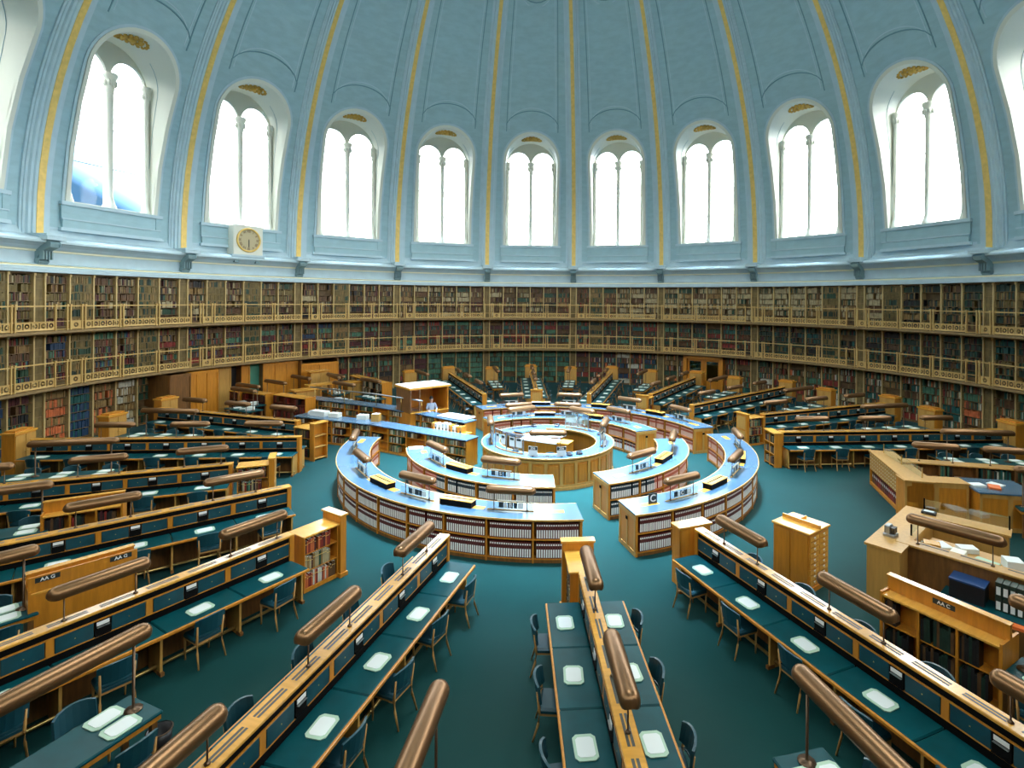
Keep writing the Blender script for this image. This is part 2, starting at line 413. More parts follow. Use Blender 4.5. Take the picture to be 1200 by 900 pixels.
# entablature rings
en = MB()
en.ring([(21.95,7.42),(21.05,7.42),(21.05,7.55),(21.12,7.58),(21.12,7.66)], 'plaster_light')
en.ring([(21.12,7.66),(21.16,7.70),(21.12,7.74)], 'cream_line')
en.ring([(21.12,7.74),(21.3,7.8),(21.3,8.28)], 'plaster_light')
en.ring([(21.3,8.28),(21.24,8.30),(21.24,8.35),(21.2,8.37)], 'cream_line')
en.ring([(21.2,8.37),(21.1,8.45),(21.05,8.50),(20.85,8.62),(20.75,8.64),(20.75,8.72),(20.82,8.80),(21.05,8.88),(21.3,8.90),(21.5,9.0),(21.62,9.3),(21.62,9.42)], 'plaster_light')
struct('trim_70', fixnorm(en.mesh('entablature')))
# lantern skylight
lan = MB(); lan.ring([(6.0,30.1),(5.7,30.2),(5.7,30.5),(6.05,30.6),(6.05,31.3)], 'cream', 60)
struct('trim_71', lan)
lg = MB(); lg.prism([(6.0*sin(2*pi*i/40), 6.0*cos(2*pi*i/40)) for i in range(40)], 31.2, 31.22, 'window_glass')
lg2 = MB()
for i in range(10):
    a = R(36*i); lg2.tube([(0,0,31.15), (6*sin(a), 6*cos(a), 31.15)], .06, 'cream', 4)
o = struct('window_21', lg); link('glazing_bar', lg2, o)
# floor and walls
fl = MB(); fl.prism([(22.0*sin(2*pi*i/96), 22.0*cos(2*pi*i/96)) for i in range(96)][::-1], -.1, 0, 'carpet'); struct('floor', fixnorm(fl.mesh('floor')))
wl = MB(); wl.ring([(21.95,0),(21.95,9.0)], 'case_wood', 120); struct('wall_rotunda', wl)
for i, (z0, z1) in enumerate(((2.55, 2.70), (4.87, 5.02))):
    g = MB(); g.ring([(21.94,z0),(20.30,z0),(20.24,z0+.04),(20.24,z1-.02),(20.30,z1),(21.94,z1),(21.94,z0)], 'gallery_wood', 160)
    struct('trim_%d' % (72+i), fixnorm(g.mesh('gallery_floor')))

# ------------------------------------------------------------------ wall bookcases and galleries
ORD = ['first','second','third','fourth','fifth','sixth','seventh','eighth','ninth','tenth','eleventh','twelfth','thirteenth','fourteenth','fifteenth','sixteenth']
SEGS = list(range(-7, 5))        # window azimuth 14.1+18k ; k=-4 is under the clock (az -57.9)
def seg_name(k):
    d = k+4
    if d == 0: return 'under the clock window'
    return '%s window to the %s of the clock' % (ORD[abs(d)-1], 'right' if d > 0 else 'left')
TIERS = [(0., 2.50, 'ground floor', 6), (2.70, 4.85, 'middle gallery', 6), (5.02, 7.42, 'upper gallery', 6)]
wb = MB(); indiv_wall = []
def cp(a, r, z): return (r*sin(R(a)), r*cos(R(a)), z)
def palette(az, tier, bay):
    if tier == 2:
        if 15 < az < 62: return ['cream','cream','tan','cream','tan','olive','cream','brown','green']
        if az >= 62: return ['dkgreen','brown','olive','black','tan','green','dkgreen']
        if az > 2: return ['red','brown','tan','olive','brown','tan','green']
        return ['brown','olive','tan','brown','maroon','green','olive','brown','black','cream']
    if tier == 1:
        if az < -40: return ['brown','red','green','olive','maroon','tan','palegreen','blue','brown','maroon']
        if az > 40: return ['dkgreen','green','brown','maroon','dkgreen','black','olive','teal']
        return ['brown','green','maroon','red','teal','dkgreen','brown','palegreen','black']
    if -26 < az < 3.5: return ['palegreen','palegreen','teal','green','palegreen']
    if az > 25: return ['tan','green','orange','brown','cream','teal','olive','white','brown','dkgreen','palegreen','red']
    if az > 3: return ['red','white','green','orange','maroon','teal','brown','blue']
    return ['maroon','brown','green','red','palegreen','black','tan']
def book_run(mb, a0, a1, r, z, h, pal, wmin=.035, wmax=.075, gap=.12):
    a = a0; d = 180/pi/r; tone = rnd.choice(pal) if rnd.random() < .45 else None
    while a < a1-.03*d:
        w = rnd.uniform(wmin, wmax)*d
        if a+w > a1: break
        if rnd.random() < .025: a += rnd.uniform(1, 4)*w; continue
        c = tone if tone and rnd.random() < .8 else rnd.choice(pal)
        hh = h*rnd.uniform(.72, .93); fr_ = r+rnd.uniform(.01, .05); b = a+w*.93
        p = [cp(a,fr_,z), cp(b,fr_,z), cp(b,fr_+.2,z), cp(a,fr_+.2,z), cp(a,fr_,z+hh), cp(b,fr_,z+hh), cp(b,fr_+.2,z+hh), cp(a,fr_+.2,z+hh)]
        mb.add(p, [(0,1,5,4),(1,2,6,5),(3,0,4,7),(4,5,6,7)], 'book_'+c)
        a += w
def skip_bay(k, t, j):
    az = 14.1+18*k-8.4+2.8*j
    if t == 0:
        if -71.6 < az+1.4 < -42.5: return True              # panelled entrance
        if 28 < az+1.4 < 35.6: return True                  # doors
    return False
DOORBAY = {(-6,2,1),(-6,1,1),(-5,2,1),(-5,1,1),(-5,2,4),(-5,1,4),(-4,2,3),(-4,2,1),(-4,1,3),(-3,2,2),(-3,1,2),(-6,2,4),(-6,1,4),(0,1,1),(0,2,1),(2,2,4),(2,1,4),(3,2,1),(-7,2,3),(-7,1,2)}
case_cache = {}
def rel(mb_fn, k, r=21.3):
    return None
for k in SEGS:
    c0 = 14.1+18*k
    for t, (z0, z1, tn, ns) in enumerate(TIERS):
        root = thing('library_bookcase', ('%s bookcase section of six bays, ' % tn) + seg_name(k), 'bookcase', W_(c0, 21.3, z0), -R(c0), 'bookcases round the rotunda wall')
        T = Matrix.Rotation(R(c0), 4, 'Z'); T = Matrix.Translation((0, -21.3, -z0)) @ T
        car = MB(); car.T = T; upm = []
        for j in range(6):
            a0, a1 = c0-8.4+2.8*j, c0-8.4+2.8*(j+1)
            if skip_bay(k, t, j): continue
            car.arc(a0, a1, 21.62, 21.66, z0, z1, 'case_wood', 1); car.arc(a0, a1, 21.32, 21.64, z0+.01, z0+.12, 'case_wood', 1)
            hs = (z1-z0-.2)/ns; car.arc(a0, a1, 21.30, 21.64, z1-.07, z1-.01, 'case_wood', 1)
            pal = palette((a0+a1)/2, t, j)
            if (k, t, j) in DOORBAY:
                dm = MB(); dm.T = T; dm.arc(a0+.12, a1-.12, 21.30, 21.33, z0+.02, z1-.06, 'pilaster_paint', 1)
                for q in range(ns):
                    z = z0+.12+hs*q; dm.arc(a0+.12, a1-.12, 21.26, 21.30, z-.015, z+.015, 'pilaster_paint', 1)
                    book_run(dm, a0+.2, a1-.2, 21.24, z+.03, hs*.95, ['olive','green','tan','olive','dkgreen','olive'], .05, .07)
                link('false_book_door', dm, root, label='olive door faced with false book spines'); continue
            for q in range(ns):
                z = z0+.12+hs*q
                if q: car.arc(a0, a1, 21.33, 21.64, z-.025, z, 'case_wood', 1)
                if rnd.random() < .025: continue
                pl = pal
                if t == 0 and c0 == 14.1+18*-6:
                    pl = {2:['orange'],3:['orange','tan'],4:['blue','blue','teal']}.get(j, pal)
                    if j == 2: pl = ['orange','orange','red']
                if t == 0 and k == -5: pl = [['orange','tan'],['blue','teal','blue'],['tan','brown','orange'],['white','cream','tan'],['green','brown','tan'],['black','blue','red']][j]
                book_run(wb, a0+.15, a1-.15, 21.34, z, hs, pl)
        link('carcass', car, root)
        for j in range(7):
            a = c0-8.4+2.8*j
            if skip_bay(k, t, j) and (j == 0 or skip_bay(k, t, j-1)): continue
            um = MB(); um.T = T; um.arc(a-.08, a+.08, 21.25, 21.64, z0, z1-.02, 'case_upright', 1); um.arc(a-.12, a+.12, 21.22, 21.3, z1-.14, z1-.02, 'case_upright', 1)
            link('upright', um, root)
        if not (t == 0 and k in (-5, -4)):
            pm = MB(); pm.T = T; pm.arc(c0+8.4, c0+9.6, 21.32, 21.6, z0, z1-.02, 'pilaster_paint', 1)
            for q in range(ns): pm.arc(c0+8.5, c0+9.5, 21.30, 21.33, z0+.12+q*(z1-z0)/ns, z0+.14+q*(z1-z0)/ns, 'gallery_wood', 1)
            link('pilaster', pm, root)
    for gi, zf, gn in ((0, 2.70, 'lower'), (1, 5.02, 'upper')):
        root = thing('gallery_railing', ('gilt pierced railing of the %s gallery, ' % gn) + seg_name(k), 'railing', W_(c0, 20.3, zf), -R(c0), 'gallery railings')
        key = 'rail'
        if key not in case_cache:
            T = Matrix.Translation((0, -20.3, 0))
            tr = MB(); tr.T = T; tr.arc(-9, 9, 20.27, 20.33, .98, 1.03, 'gilt_iron', 8)
            tr.arc(-9, 9, 20.28, 20.32, .36, .385, 'gilt_iron', 8); tr.arc(-9, 9, 20.28, 20.32, .03, .055, 'gilt_iron', 8)
            pst = []
            pa = [-9+.72, -9+2.1, -3.1+.1, 2.7, 8.28]
            for a in (-8.3, -7.9, -6.5, -6.1, -1.6, -1.2, 3.3, 3.7, 8.3):
                pm = MB(); pm.T = T; pm.arc(a-.075, a+.075, 20.25, 20.33, 0, 1.05, 'gilt_iron', 1); pm.arc(a-.12, a+.12, 20.23, 20.35, 1.03, 1.08, 'gilt_iron', 1); pst.append(pm.mesh('post'))
            pans = []
            for a0, a1 in ((-7.9,-6.5),(-6.1,-1.6),(-1.2,3.3),(3.7,8.3)):
                L = R(a1-a0)*20.3; n = max(1, round(L/.34)); s = L/n; spl = [[(-L/2,.05),(L/2,.05),(L/2,.37),(-L/2,.37)]]
                for i in range(n):
                    cx = -L/2+s*(i+.5)
                    for rr_, nn_ in ((.105, 10),):
                        spl.append([(cx+rr_*cos(2*pi*q/nn_), .21+rr_*sin(2*pi*q/nn_)) for q in range(nn_)])
                    spl.append([(cx+.045*cos(2*pi*q/4), .21+.045*sin(2*pi*q/4)) for q in range(4)])
                    if i < n-1: spl.append([(cx+s/2+dx, .21+dz) for dx, dz in ((-.03,-.12),(.03,-.12),(.03,.12),(-.03,.12))])
                me = standing(curve_mesh('pierced_panel', spl, .02, 'gilt_iron')); am = (a0+a1)/2
                for v in me.vertices:
                    a = R(am)+v.co.x/20.3; r = 20.3+v.co.y; v.co = (r*sin(a), r*cos(a)-20.3, v.co.z)
                pans.append(me)
            case_cache[key] = (tr.mesh('top_rail'), pst, pans)
        trm, pst, pans = case_cache[key]
        link('top_rail', trm, root)
        for m in pst: link('post', m, root)
        for m in pans: link('pierced_panel', m, root)
wbo = thing('shelf_books', 'rows of leather and cloth bound books filling the rotunda shelves', 'books', me=wb); wbo['kind'] = 'stuff'; wbo['group'] = 'books on the rotunda shelves'

# clock below the window
ck = thing('wall_clock', 'square cream clock case with gilt ringed round dial under a left window', 'clock', W_(-57.9, 21.2, 8.92), R(57.9))
m = MB(); m.box(-.86,.86,-.42,.3,.0,1.72,'cream',.03); m.box(-.95,.95,-.48,.3,-.12,.0,'plaster_light'); link('case', m, ck)
m = MB(); pts = [(.66*cos(2*pi*i/40), .84, .66*sin(2*pi*i/40)) for i in range(40)]
m.tube([(x,-.45,z+.86) for x,_,z in pts+pts[:1]], .055, 'gold', 8); link('bezel', m, ck, label='gilt ring round the dial')
m = MB(); n = 40; m.add([(.62*cos(2*pi*i/n), -.44, .86+.62*sin(2*pi*i/n)) for i in range(n)], [tuple(range(n))], 'clock_face'); dial = link('dial', m, ck)
for i, tx in enumerate(['XII','I','II','III','IIII','V','VI','VII','VIII','IX','X','XI']):
    me = standing(text_mesh(tx, .17, 'oak_dark')); a = 2*pi*i/12
    me.transform(Matrix.Rotation(a, 4, 'Y')); o = link('numeral', me, dial, (.50*sin(a), -.45, .86+.50*cos(a)))
m = MB(); m.box(-.02,.02,-.475,-.465,.42,.90,'black'); m.box(-.025,.025,-.475,-.465,.52,.86,'black'); link('hands', m, ck)
m = MB()
for x in (-.62, .62): m.box(x-.16, x+.16, -.40, .3, -.30, -.12, 'plaster_light'); m.box(x-.12, x+.12, -.34, .3, -.46, -.30, 'console_paint')
link('bracket', m, ck)

# double doors in the right of the far wall
dr = MB(); c = 31.9
T = Matrix.Translation((0, -20.9, 0)) @ Matrix.Rotation(R(c), 4, 'Z')
struct_door = None
dfr = MB(); dfr.box(-1.40,-1.15,-.3,.75,0,2.5,'oak'); dfr.box(1.15,1.40,-.3,.75,0,2.5,'oak'); dfr.box(-1.40,1.40,-.3,.75,2.3,2.5,'oak'); dfr.box(-.06,.06,-.05,.05,0,2.3,'oak')
door = struct('door_1', dfr, W_(c, 20.9), -R(c))
for sx in (-1, 1):
    lf = MB(); x0, x1 = (-1.15, -.06) if sx < 0 else (.06, 1.15)
    lf.box(x0, x0+.14, 0, .06, 0, 2.3, 'oak'); lf.box(x1-.14, x1, 0, .06, 0, 2.3, 'oak'); lf.box(x0, x1, 0, .06, 0, .75, 'oak'); lf.box(x0, x1, 0, .06, 2.12, 2.3, 'oak')
    l = link('door_leaf', lf, door); g = MB(); g.box(x0+.14, x1-.14, .02, .04, .75, 2.12, 'green_glass'); link('pane', g, l)
    h = MB(); xx = x1-.08 if sx < 0 else x0+.08; h.tube([(xx,-.05,1.0),(xx,-.05,1.3)], .02, 'brass'); link('handle', h, l)
bk = MB(); bk.arc(28.2, 35.6, 21.60, 21.64, 0, 2.5, 'green_frame', 3); struct('wall_doorway', bk)
# panelled entrance on the left
ev = MB()
def wallpan(a0, a1, r, z1, m):
    ev.arc(a0, a1, r, r+.12, 0, z1, m, 2)
    n = max(1, int((a1-a0)/1.6))
    for i in range(n+1):
        a = a0+(a1-a0)*i/n; ev.arc(a-.08, a+.08, r-.04, r, 0, z1, m, 1)
    ev.arc(a0, a1, r-.05, r, 0, .25, m, 2); ev.arc(a0, a1, r-.05, r, z1-.15, z1, m, 2)
wallpan(-71.4, -68.4, 19.9, 2.5, 'oak_dark'); wallpan(-68.4, -63.6, 20.2, 2.5, 'oak'); wallpan(-63.4, -60.6, 20.8, 2.5, 'oak_pale')
wallpan(-58.8, -57.6, 20.8, 2.5, 'oak'); wallpan(-55.6, -49.6, 20.6, 2.5, 'oak'); wallpan(-49.6, -43.0, 20.2, 2.3, 'oak')
ev.arc(-60.6, -58.8, 21.3, 21.4, 0, 2.5, 'black', 1); ev.arc(-57.6, -55.6, 21.0, 21.1, 0, 2.5, 'green_frame', 1)  # black sheet stands in for the darkness of the door opening
for a, r0, r1 in ((-71.4,19.9,21.9),(-68.4,19.9,20.3),(-63.5,20.2,21.0),(-60.6,20.8,21.4),(-58.8,20.8,21.4),(-57.6,20.8,21.1),(-55.6,20.6,21.1),(-49.6,20.2,20.7),(-43.0,20.2,21.9)): ev.arc(a-.12, a+.12, r0, r1, 0, 2.5, 'oak_dark', 1)
struct('wall_entrance', fixnorm(ev.mesh('entrance')))

# ------------------------------------------------------------------ furniture kinds
def sub(root, name, me, loc=(0,0,0), rz=0., label=None): return link(name, me, root, loc, rz, label)
# --- lamp: long bronze hood on two thin posts
def hood_mesh(L):
    mb = MB(); n = 14; hw, hh = .128, .128; prof = [(hw*cos(-.5+(pi+1.)*i/n), hh*sin(-.5+(pi+1.)*i/n)) for i in range(n+1)]; hw = hw*cos(.5)
    st = [(-L/2, .0), (-L/2+.012, .42), (-L/2+.04, .74), (-L/2+.08, .93), (-L/2+.13, 1.), (L/2-.13, 1.), (L/2-.08, .93), (L/2-.04, .74), (L/2-.012, .42), (L/2, 0.)]
    vs = []; fs = []; k = n+1
    for y, s_ in st:
        for x, z in prof: vs.append((x*max(s_, .02), y, z*max(s_, .02)))
    for i in range(len(st)-1):
        for j in range(n): fs.append((i*k+j, (i+1)*k+j, (i+1)*k+j+1, i*k+j+1))
    mb.add(vs, fs, 'bronze', True)
    vs = [(x*s_, y, -.055*s_) for y, s_ in st for x in (hw, -hw)]; 
    mb.add(vs, [(2*i, 2*i+1, 2*i+3, 2*i+2) for i in range(len(st)-1)], 'bronze_dark')
    return fixnorm(mb.mesh('hood'))
def post_mesh(h, big):
    mb = MB(); r = .018 if big else .011
    mb.lathe([(0,0),(.11 if big else .035,0),(.11 if big else .035,.015),(.03 if big else .02,.025),(r,.04),(r,h),(0,h)], 0, 0, 'bronze_dark', 10)
    return mb.mesh('post')
lamp_cache = {}
def lamp(loc, rz, L, h, label, group, big=False, dist=10):
    key = (L, round(h, 2), big)
    if key not in lamp_cache:
        t = MB(); t.tube([(0,-L/2+.12,-.065),(0,L/2-.12,-.065)], .02, 'tube_white', 6)
        lamp_cache[key] = (hood_mesh(L), post_mesh(h, big), t.mesh('tube'))
    hm, pm, tm = lamp_cache[key]
    o = thing('reading_lamp', label, 'lamp', loc, rz, group)
    link('hood', hm, o, (0,0,h)); link('tube', tm, o, (0,0,h)); d = L/2-(.22 if not big else .22)
    link('post', pm, o, (0,-d,0)); link('post', pm, o, (0,d,0)); return o
# --- chair
def curved(mb, r, a0, a1, z0, z1, th, m, cy, n=6, lean=0.):
    vs = []; fs = []
    for i in range(n+1):
        a = R(a0+(a1-a0)*i/n); 
        rise = .0 if True else 0
        e = .05*(abs(2*i/n-1)**2.5)
        for rr, z in ((r,z0),(r+th,z0),(r+th,z1-e),(r,z1-e)): vs.append((rr*sin(a), cy-rr*cos(a)-lean*(z-z0), z))
    for i in range(n):
        p = 4*i
        for j in range(4): fs.append((p+j, p+(j+1)%4, p+4+(j+1)%4, p+4+j))
    fs += [(3,2,1,0), (4*n,4*n+1,4*n+2,4*n+3)]; mb.add(vs, fs, m)
def chair_parts():
    seat = MB(); seat.box(-.23,.23,-.21,.23,.42,.49,'chair_fabric',.03); seat.box(-.22,.22,-.2,.22,.38,.42,'chair_wood')
    back = MB(); curved(back, .40, -36, 36, .56, .86, .035, 'chair_fabric', .16, lean=.15)
    rail = MB(); curved(rail, .415, -30, 30, .50, .535, .02, 'chair_fabric', .17, 4)
    legs = []
    for sx, sy in ((-1,1),(1,1),(-1,-1),(1,-1)):
        l = MB()
        if sy > 0: l.tube([(sx*.20,.20,0),(sx*.205,.20,.40)], [.014,.022], 'chair_wood', 6)
        else: l.tube([(sx*.23,-.30,0),(sx*.21,-.22,.25),(sx*.21,-.20,.42),(sx*.22,-.24,.72)], [.014,.02,.022,.014], 'chair_wood', 6)
        legs.append(l)
    return fixnorm(seat.mesh('seat')), fixnorm(back.mesh('backrest')), fixnorm(rail.mesh('back_rail')), [l.mesh('leg') for l in legs]
CH = chair_parts()
_m = MB()
def merge(mb, me):
    mb.add([tuple(v.co) for v in me.vertices], [], me.materials[0].name) if False else None
    base = [tuple(v.co) for v in me.vertices]
    groups = {}
    for p in me.polygons: groups.setdefault((me.materials[p.material_index].name, p.use_smooth), []).append(tuple(p.vertices))
    for (mn, s_), fs in groups.items(): mb.add(base, fs, mn, s_)
for me in (CH[0], CH[1], CH[2], *CH[3]): merge(_m, me)
CHAIR_ALL = _m.mesh('chair')
def chair(loc, rz, label, group):
    if camdist(loc) > 17.5:
        return thing('reading_chair', label, 'chair', loc, rz, group, CHAIR_ALL)
    o = thing('reading_chair', label, 'chair', loc, rz, group)
    link('seat', CH[0], o); link('backrest', CH[1], o); link('back_rail', CH[2], o)
    for l in CH[3]: link('leg', l, o)
    return o
# --- blotter
def octo(w, l, c): return [(-w+c,-l),(w-c,-l),(w,-l+c),(w,l-c),(w-c,l),(-w+c,l),(-w,l-c),(-w,-l+c)]
bm_ = MB(); bm_.prism(octo(.15,.205,.05), 0, .012, 'blotter_green'); BLOT = bm_.mesh('board')
bp_ = MB(); bp_.prism(octo(.115,.155,.035), .012, .016, 'paper'); BPAP = bp_.mesh('sheet')
_m = MB(); merge(_m, BLOT); merge(_m, BPAP); BLOT_ALL = _m.mesh('blotter')
def blotter(loc, rz, label, group):
    if camdist(loc) > 15: return thing('blotter', label, 'blotter', loc, rz, group, BLOT_ALL)
    o = thing('blotter', label, 'blotter', loc, rz, group); link('board', BLOT, o); link('sheet', BPAP, o, label='white sheet on the board'); return o
# --- long reading desk meshes (local +y outwards from the centre)
PITCH = 1.325
def desk_meshes(npos):
    L = npos*PITCH; d = {}
    m = MB(); m.box(-.07,.07,0,L,0,1.20,'oak_dark'); m.box(-.105,.105,0,L,.885,.905,'oak'); m.box(-.105,.105,0,L,1.15,1.172,'oak')
    m.box(-.09,.09,0,L,.70,.885,'slot_black'); m.box(-.085,.085,.01,L-.01,1.172,1.285,'slot_black'); m.box(-.12,.12,-.05,.05,0,1.30,'oak')
    for i in range(npos+1):
        y = i*PITCH; m.box(-.10,.10,max(0,y-.05),min(L,y+.05),.90,1.16,'oak')
    d['partition'] = m.mesh('partition')
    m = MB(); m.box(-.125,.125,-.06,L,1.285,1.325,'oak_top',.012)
    d['top_rail'] = m.mesh('top_rail')
    m = MB()
    for sx in (-.028,.028): m.box(sx-.018, sx+.018, 0, .50, 0, .004, 'vent_dark')
    d['grille'] = m.mesh('ventilation_grille')
    m = MB(); m.box(.09,.72,.006,PITCH-.006,.735,.775,'leather',.018); d['top'] = m.mesh('leather_top')
    m = MB(); m.box(.70,.745,0,L,.715,.765,'oak',.01); d['edge'] = m.mesh('desk_edge')
    m = MB(); m.box(0,.022,0,.48,.0,.24,'leather_rest',.004); m.box(.022,.027,.235,.25,.11,.125,'brass'); d['rest'] = m.mesh('folding_shelf')
    m = MB(); m.box(0,.03,0,.21,0,.24,'slot_black'); m.box(0,.05,0,.21,0,.02,'slot_black'); m.box(.01,.06,.02,.19,.14,.15,'steel'); d['pen'] = m.mesh('pen_rack')
    m = MB(); m.box(.03,.036,.02,.19,.165,.225,'white'); d['lab'] = m.mesh('label')
    m = MB(); m.box(.12,.55,-.02,.02,0,.735,'oak_pale'); m.box(.45,.60,-.03,.03,.0,.06,'oak_dark'); d['sup'] = m.mesh('support')
    m = MB(); m.tube([(.42,0,.12),(.42,L,.12)], .03, 'brass', 8); d['foot'] = m.mesh('foot_rail')
    return d
DM = {n: desk_meshes(n) for n in (6, 7)}
def long_desk(org, az, npos, label, name, sides, lampr, group='long radial reading desks', skiplamp=()):
    """sides = words for (+x side, -x side)"""
    d = DM[npos]; rz = -R(az); o = thing('reading_desk', label, 'desk', (*org, 0), rz, group)
    link('partition', d['partition'], o); link('top_rail', d['top_rail'], o)
    ux, uy = sin(R(az)), cos(R(az)); vx, vy = cos(R(az)), -sin(R(az))
    P = lambda x, y, z=0.: (org[0]+ux*y+vx*x, org[1]+uy*y+vy*x, z)
    for i in range(npos*2-1): link('ventilation_grille', d['grille'], o, (0, .12+i*PITCH*.5+(0.05), 1.322))
    for s_, word in ((1, sides[0]), (-1, sides[1])):
        fr_ = pi if s_ < 0 else 0.
        ys = lambda y: y if s_ > 0 else y
        link('desk_edge', d['edge'], o, (0, 0 if s_ > 0 else npos*PITCH, 0), fr_); link('foot_rail', d['foot'], o, (0, 0 if s_ > 0 else npos*PITCH, 0), fr_)
        for i in range(npos):
            y0 = i*PITCH; off = lambda a, l: (y0+a if s_ > 0 else y0+a+l)
            link('leather_top', d['top'], o, (0, off(0, PITCH), 0), fr_)
            link('folding_shelf', d['rest'], o, (s_*.085, off(.065, .48), .908), fr_); link('folding_shelf', d['rest'], o, (s_*.085, off(.785, .48), .908), fr_)
            p = link('pen_rack', d['pen'], o, (s_*.085, off(.56, .21), .908), fr_); link('label', d['lab'], p, label='white label')
            link('support', d['sup'], o, (0, y0+.04 if i == 0 else y0, 0), fr_)
            pos = '%s %s from inner end, %s side, %s'
            q = P(s_*.44, y0+PITCH/2, .777)
            jit = rnd.uniform(-.08, .08)
            blotter(q, rz+rnd.uniform(-.06, .06), pos % (ORD[i], 'blotter pad', word, name), 'blotters on the desks')
            q = P(s_*(.66+rnd.uniform(-.04, .08)), y0+PITCH/2+jit, 0)
            chair(q, rz+(pi/2 if s_ > 0 else -pi/2)+rnd.uniform(-.15, .15), pos % (ORD[i], 'teal chair', word, name), 'teal reading chairs')
    for i, r in enumerate(lampr):
        y = r-hypot(*org); q = P(0, y, 1.325)
        lamp(q, rz, 1.40, .45, '%s bronze lamp from inner end, %s' % (ORD[i], name), 'bronze hooded lamps on the desk partitions')
    return o
def shelf_unit(mb, x0, x1, L, z0, z1, ns, nb, m='oak', top='oak_top', closed=0):
    """double sided shelf block along y; x0..x1 depth; closed=+1/-1 closes that side"""
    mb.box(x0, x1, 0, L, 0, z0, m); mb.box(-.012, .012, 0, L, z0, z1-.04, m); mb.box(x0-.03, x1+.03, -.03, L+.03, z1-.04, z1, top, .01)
    for i in range(nb+1):
        y = L*i/nb; mb.box(x0, x1, max(0, y-.02), min(L, y+.02), z0, z1-.04, m)
    for q in range(1, ns):
        z = z0+(z1-.04-z0)*q/ns; mb.box(x0+.02, x1-.02, 0, L, z-.012, z+.012, m)
    if closed: x = x1 if closed > 0 else x0; mb.box(x-.015, x+.015, 0, L, z0, z1-.04, m)
BOOKM = {}
def bookmesh(c, w, h, dpt):
    k = (c, round(w, 3), round(h, 3))
    if k not in BOOKM:
        m = MB(); col_ = 'book_'+c; t = .003
        m.box(0, t, 0, dpt, 0, h, col_); m.box(w-t, w, 0, dpt, 0, h, col_); m.box(0, w, 0, t, 0, h, col_); m.box(t, w-t, t, dpt-.004, .003, h-.004, 'paper')
        m.box(0.001, w-.001, -.002, 0, h*.72, h*.76, 'gold'); BOOKM[k] = m.mesh('book')
    return BOOKM[k]
NBOOK = [0]; rest = MB()
def books(P, az_out, length, z, h, pal, label, group, fill=1., dpt=.18, single=True, y0=0.):
    """a row of upright books; P(y) world point of the shelf front, spines facing azimuth az_out"""
    y = y0; rz = -R(az_out)+pi
    while y < length*fill-.03:
        w = rnd.choice((.03, .04, .05)); c = rnd.choice(pal); hh = h*rnd.choice((.75, .85, .92))
        if y+w > length: break
        if rnd.random() < .04: y += .06; continue
        p = P(y)
        if single and NBOOK[0] < 300:
            thing('book', label, 'book', (p[0], p[1], z), rz, group, bookmesh(c, w, hh, dpt)); NBOOK[0] += 1
        else:
            rest.T = Matrix.Translation((p[0], p[1], z)) @ Matrix.Rotation(rz, 4, 'Z'); rest.box(0, w, 0, dpt, 0, hh, 'book_'+c); rest.T = None
        y += w+.003
def fill_unit(org, az, x0, x1, L, z0, z1, ns, nb, side, pal, label, group, single=True, fills=(.9,), palf=None):
    """put books on side +1 (x1) or -1 (x0) of a shelf unit placed at org with heading az"""
    ux, uy = sin(R(az)), cos(R(az)); vx, vy = cos(R(az)), -sin(R(az)); x = (x1-.02) if side > 0 else (x0+.02)
    hs = (z1-.04-z0)/ns
    for b in range(nb):
        for q in range(ns):
            ya = L*b/nb+.03; ln = L/nb-.06
            if side > 0: P = lambda y: (org[0]+ux*(ya+ln-y)+vx*x, org[1]+uy*(ya+ln-y)+vy*x)      # spines look towards +x
            else: P = lambda y: (org[0]+ux*(ya+y)+vx*x, org[1]+uy*(ya+y)+vy*x)
            pl = palf(b, ns-1-q) if palf else pal
            # mesh local +x runs along the row, local -y is the spine side
            th = atan2(vy*side, vx*side)+pi/2      # rotation so that local -y points to side
            az_o = None; yy = 0.; fill = rnd.choice(fills)
            while yy < ln*fill-.03:
                w = rnd.choice((.03, .04, .05)); c = rnd.choice(pl); hh = (hs-.03)*rnd.choice((.78, .86, .94)); 
                if yy+w > ln: break
                if rnd.random() < .04: yy += .05; continue
                a, b_ = (ya+yy) if side > 0 else (ya+ln-yy), 0
                px, py = org[0]+ux*a+vx*x, org[1]+uy*a+vy*x
                z = z0+hs*q+.012
                if single and NBOOK[0] < 300:
                    thing('book', label % (['top','middle','bottom'][min(2, ns-1-q)] if ns > 2 else ['upper','lower'][ns-1-q]), 'book', (px, py, z), th, group, bookmesh(c, w, hh, .17)); NBOOK[0] += 1
                else:
                    rest.T = Matrix.Translation((px, py, z)) @ Matrix.Rotation(th, 4, 'Z'); rest.box(0, w, 0, .17, 0, hh, 'book_'+c); rest.T = None
                yy += w+.003
def end_bookcase(az, r0, label, palf, single, booklab, group, sides=(1, -1), L=.85):
    org = W_(az, r0+.17)[:2]; o = thing('end_bookcase', label, 'bookcase', (*org, 0), -R(az), 'end bookcases of the desks')
    m = MB(); shelf_unit(m, -.26, .26, L, .08, 1.24, 3, 1); sub(o, 'shelves', m)
    m = MB(); m.box(-.33,.33,-.17,-.02,0,1.40,'oak'); m.box(-.36,.36,-.2,.01,0,.09,'oak'); m.box(-.36,.36,-.2,.01,1.40,1.44,'oak_top'); m.box(-.25,.25,-.185,-.17,.18,.66,'oak_pale'); m.box(-.25,.25,-.185,-.17,.74,1.3,'oak_pale'); sub(o, 'end_panel', m)
    for s_ in sides: fill_unit(org, az, -.26, .26, L, .08, 1.24, 3, 1, s_, None, booklab, group, single, (.95, .8, .95), palf)
    return o
CABM = None
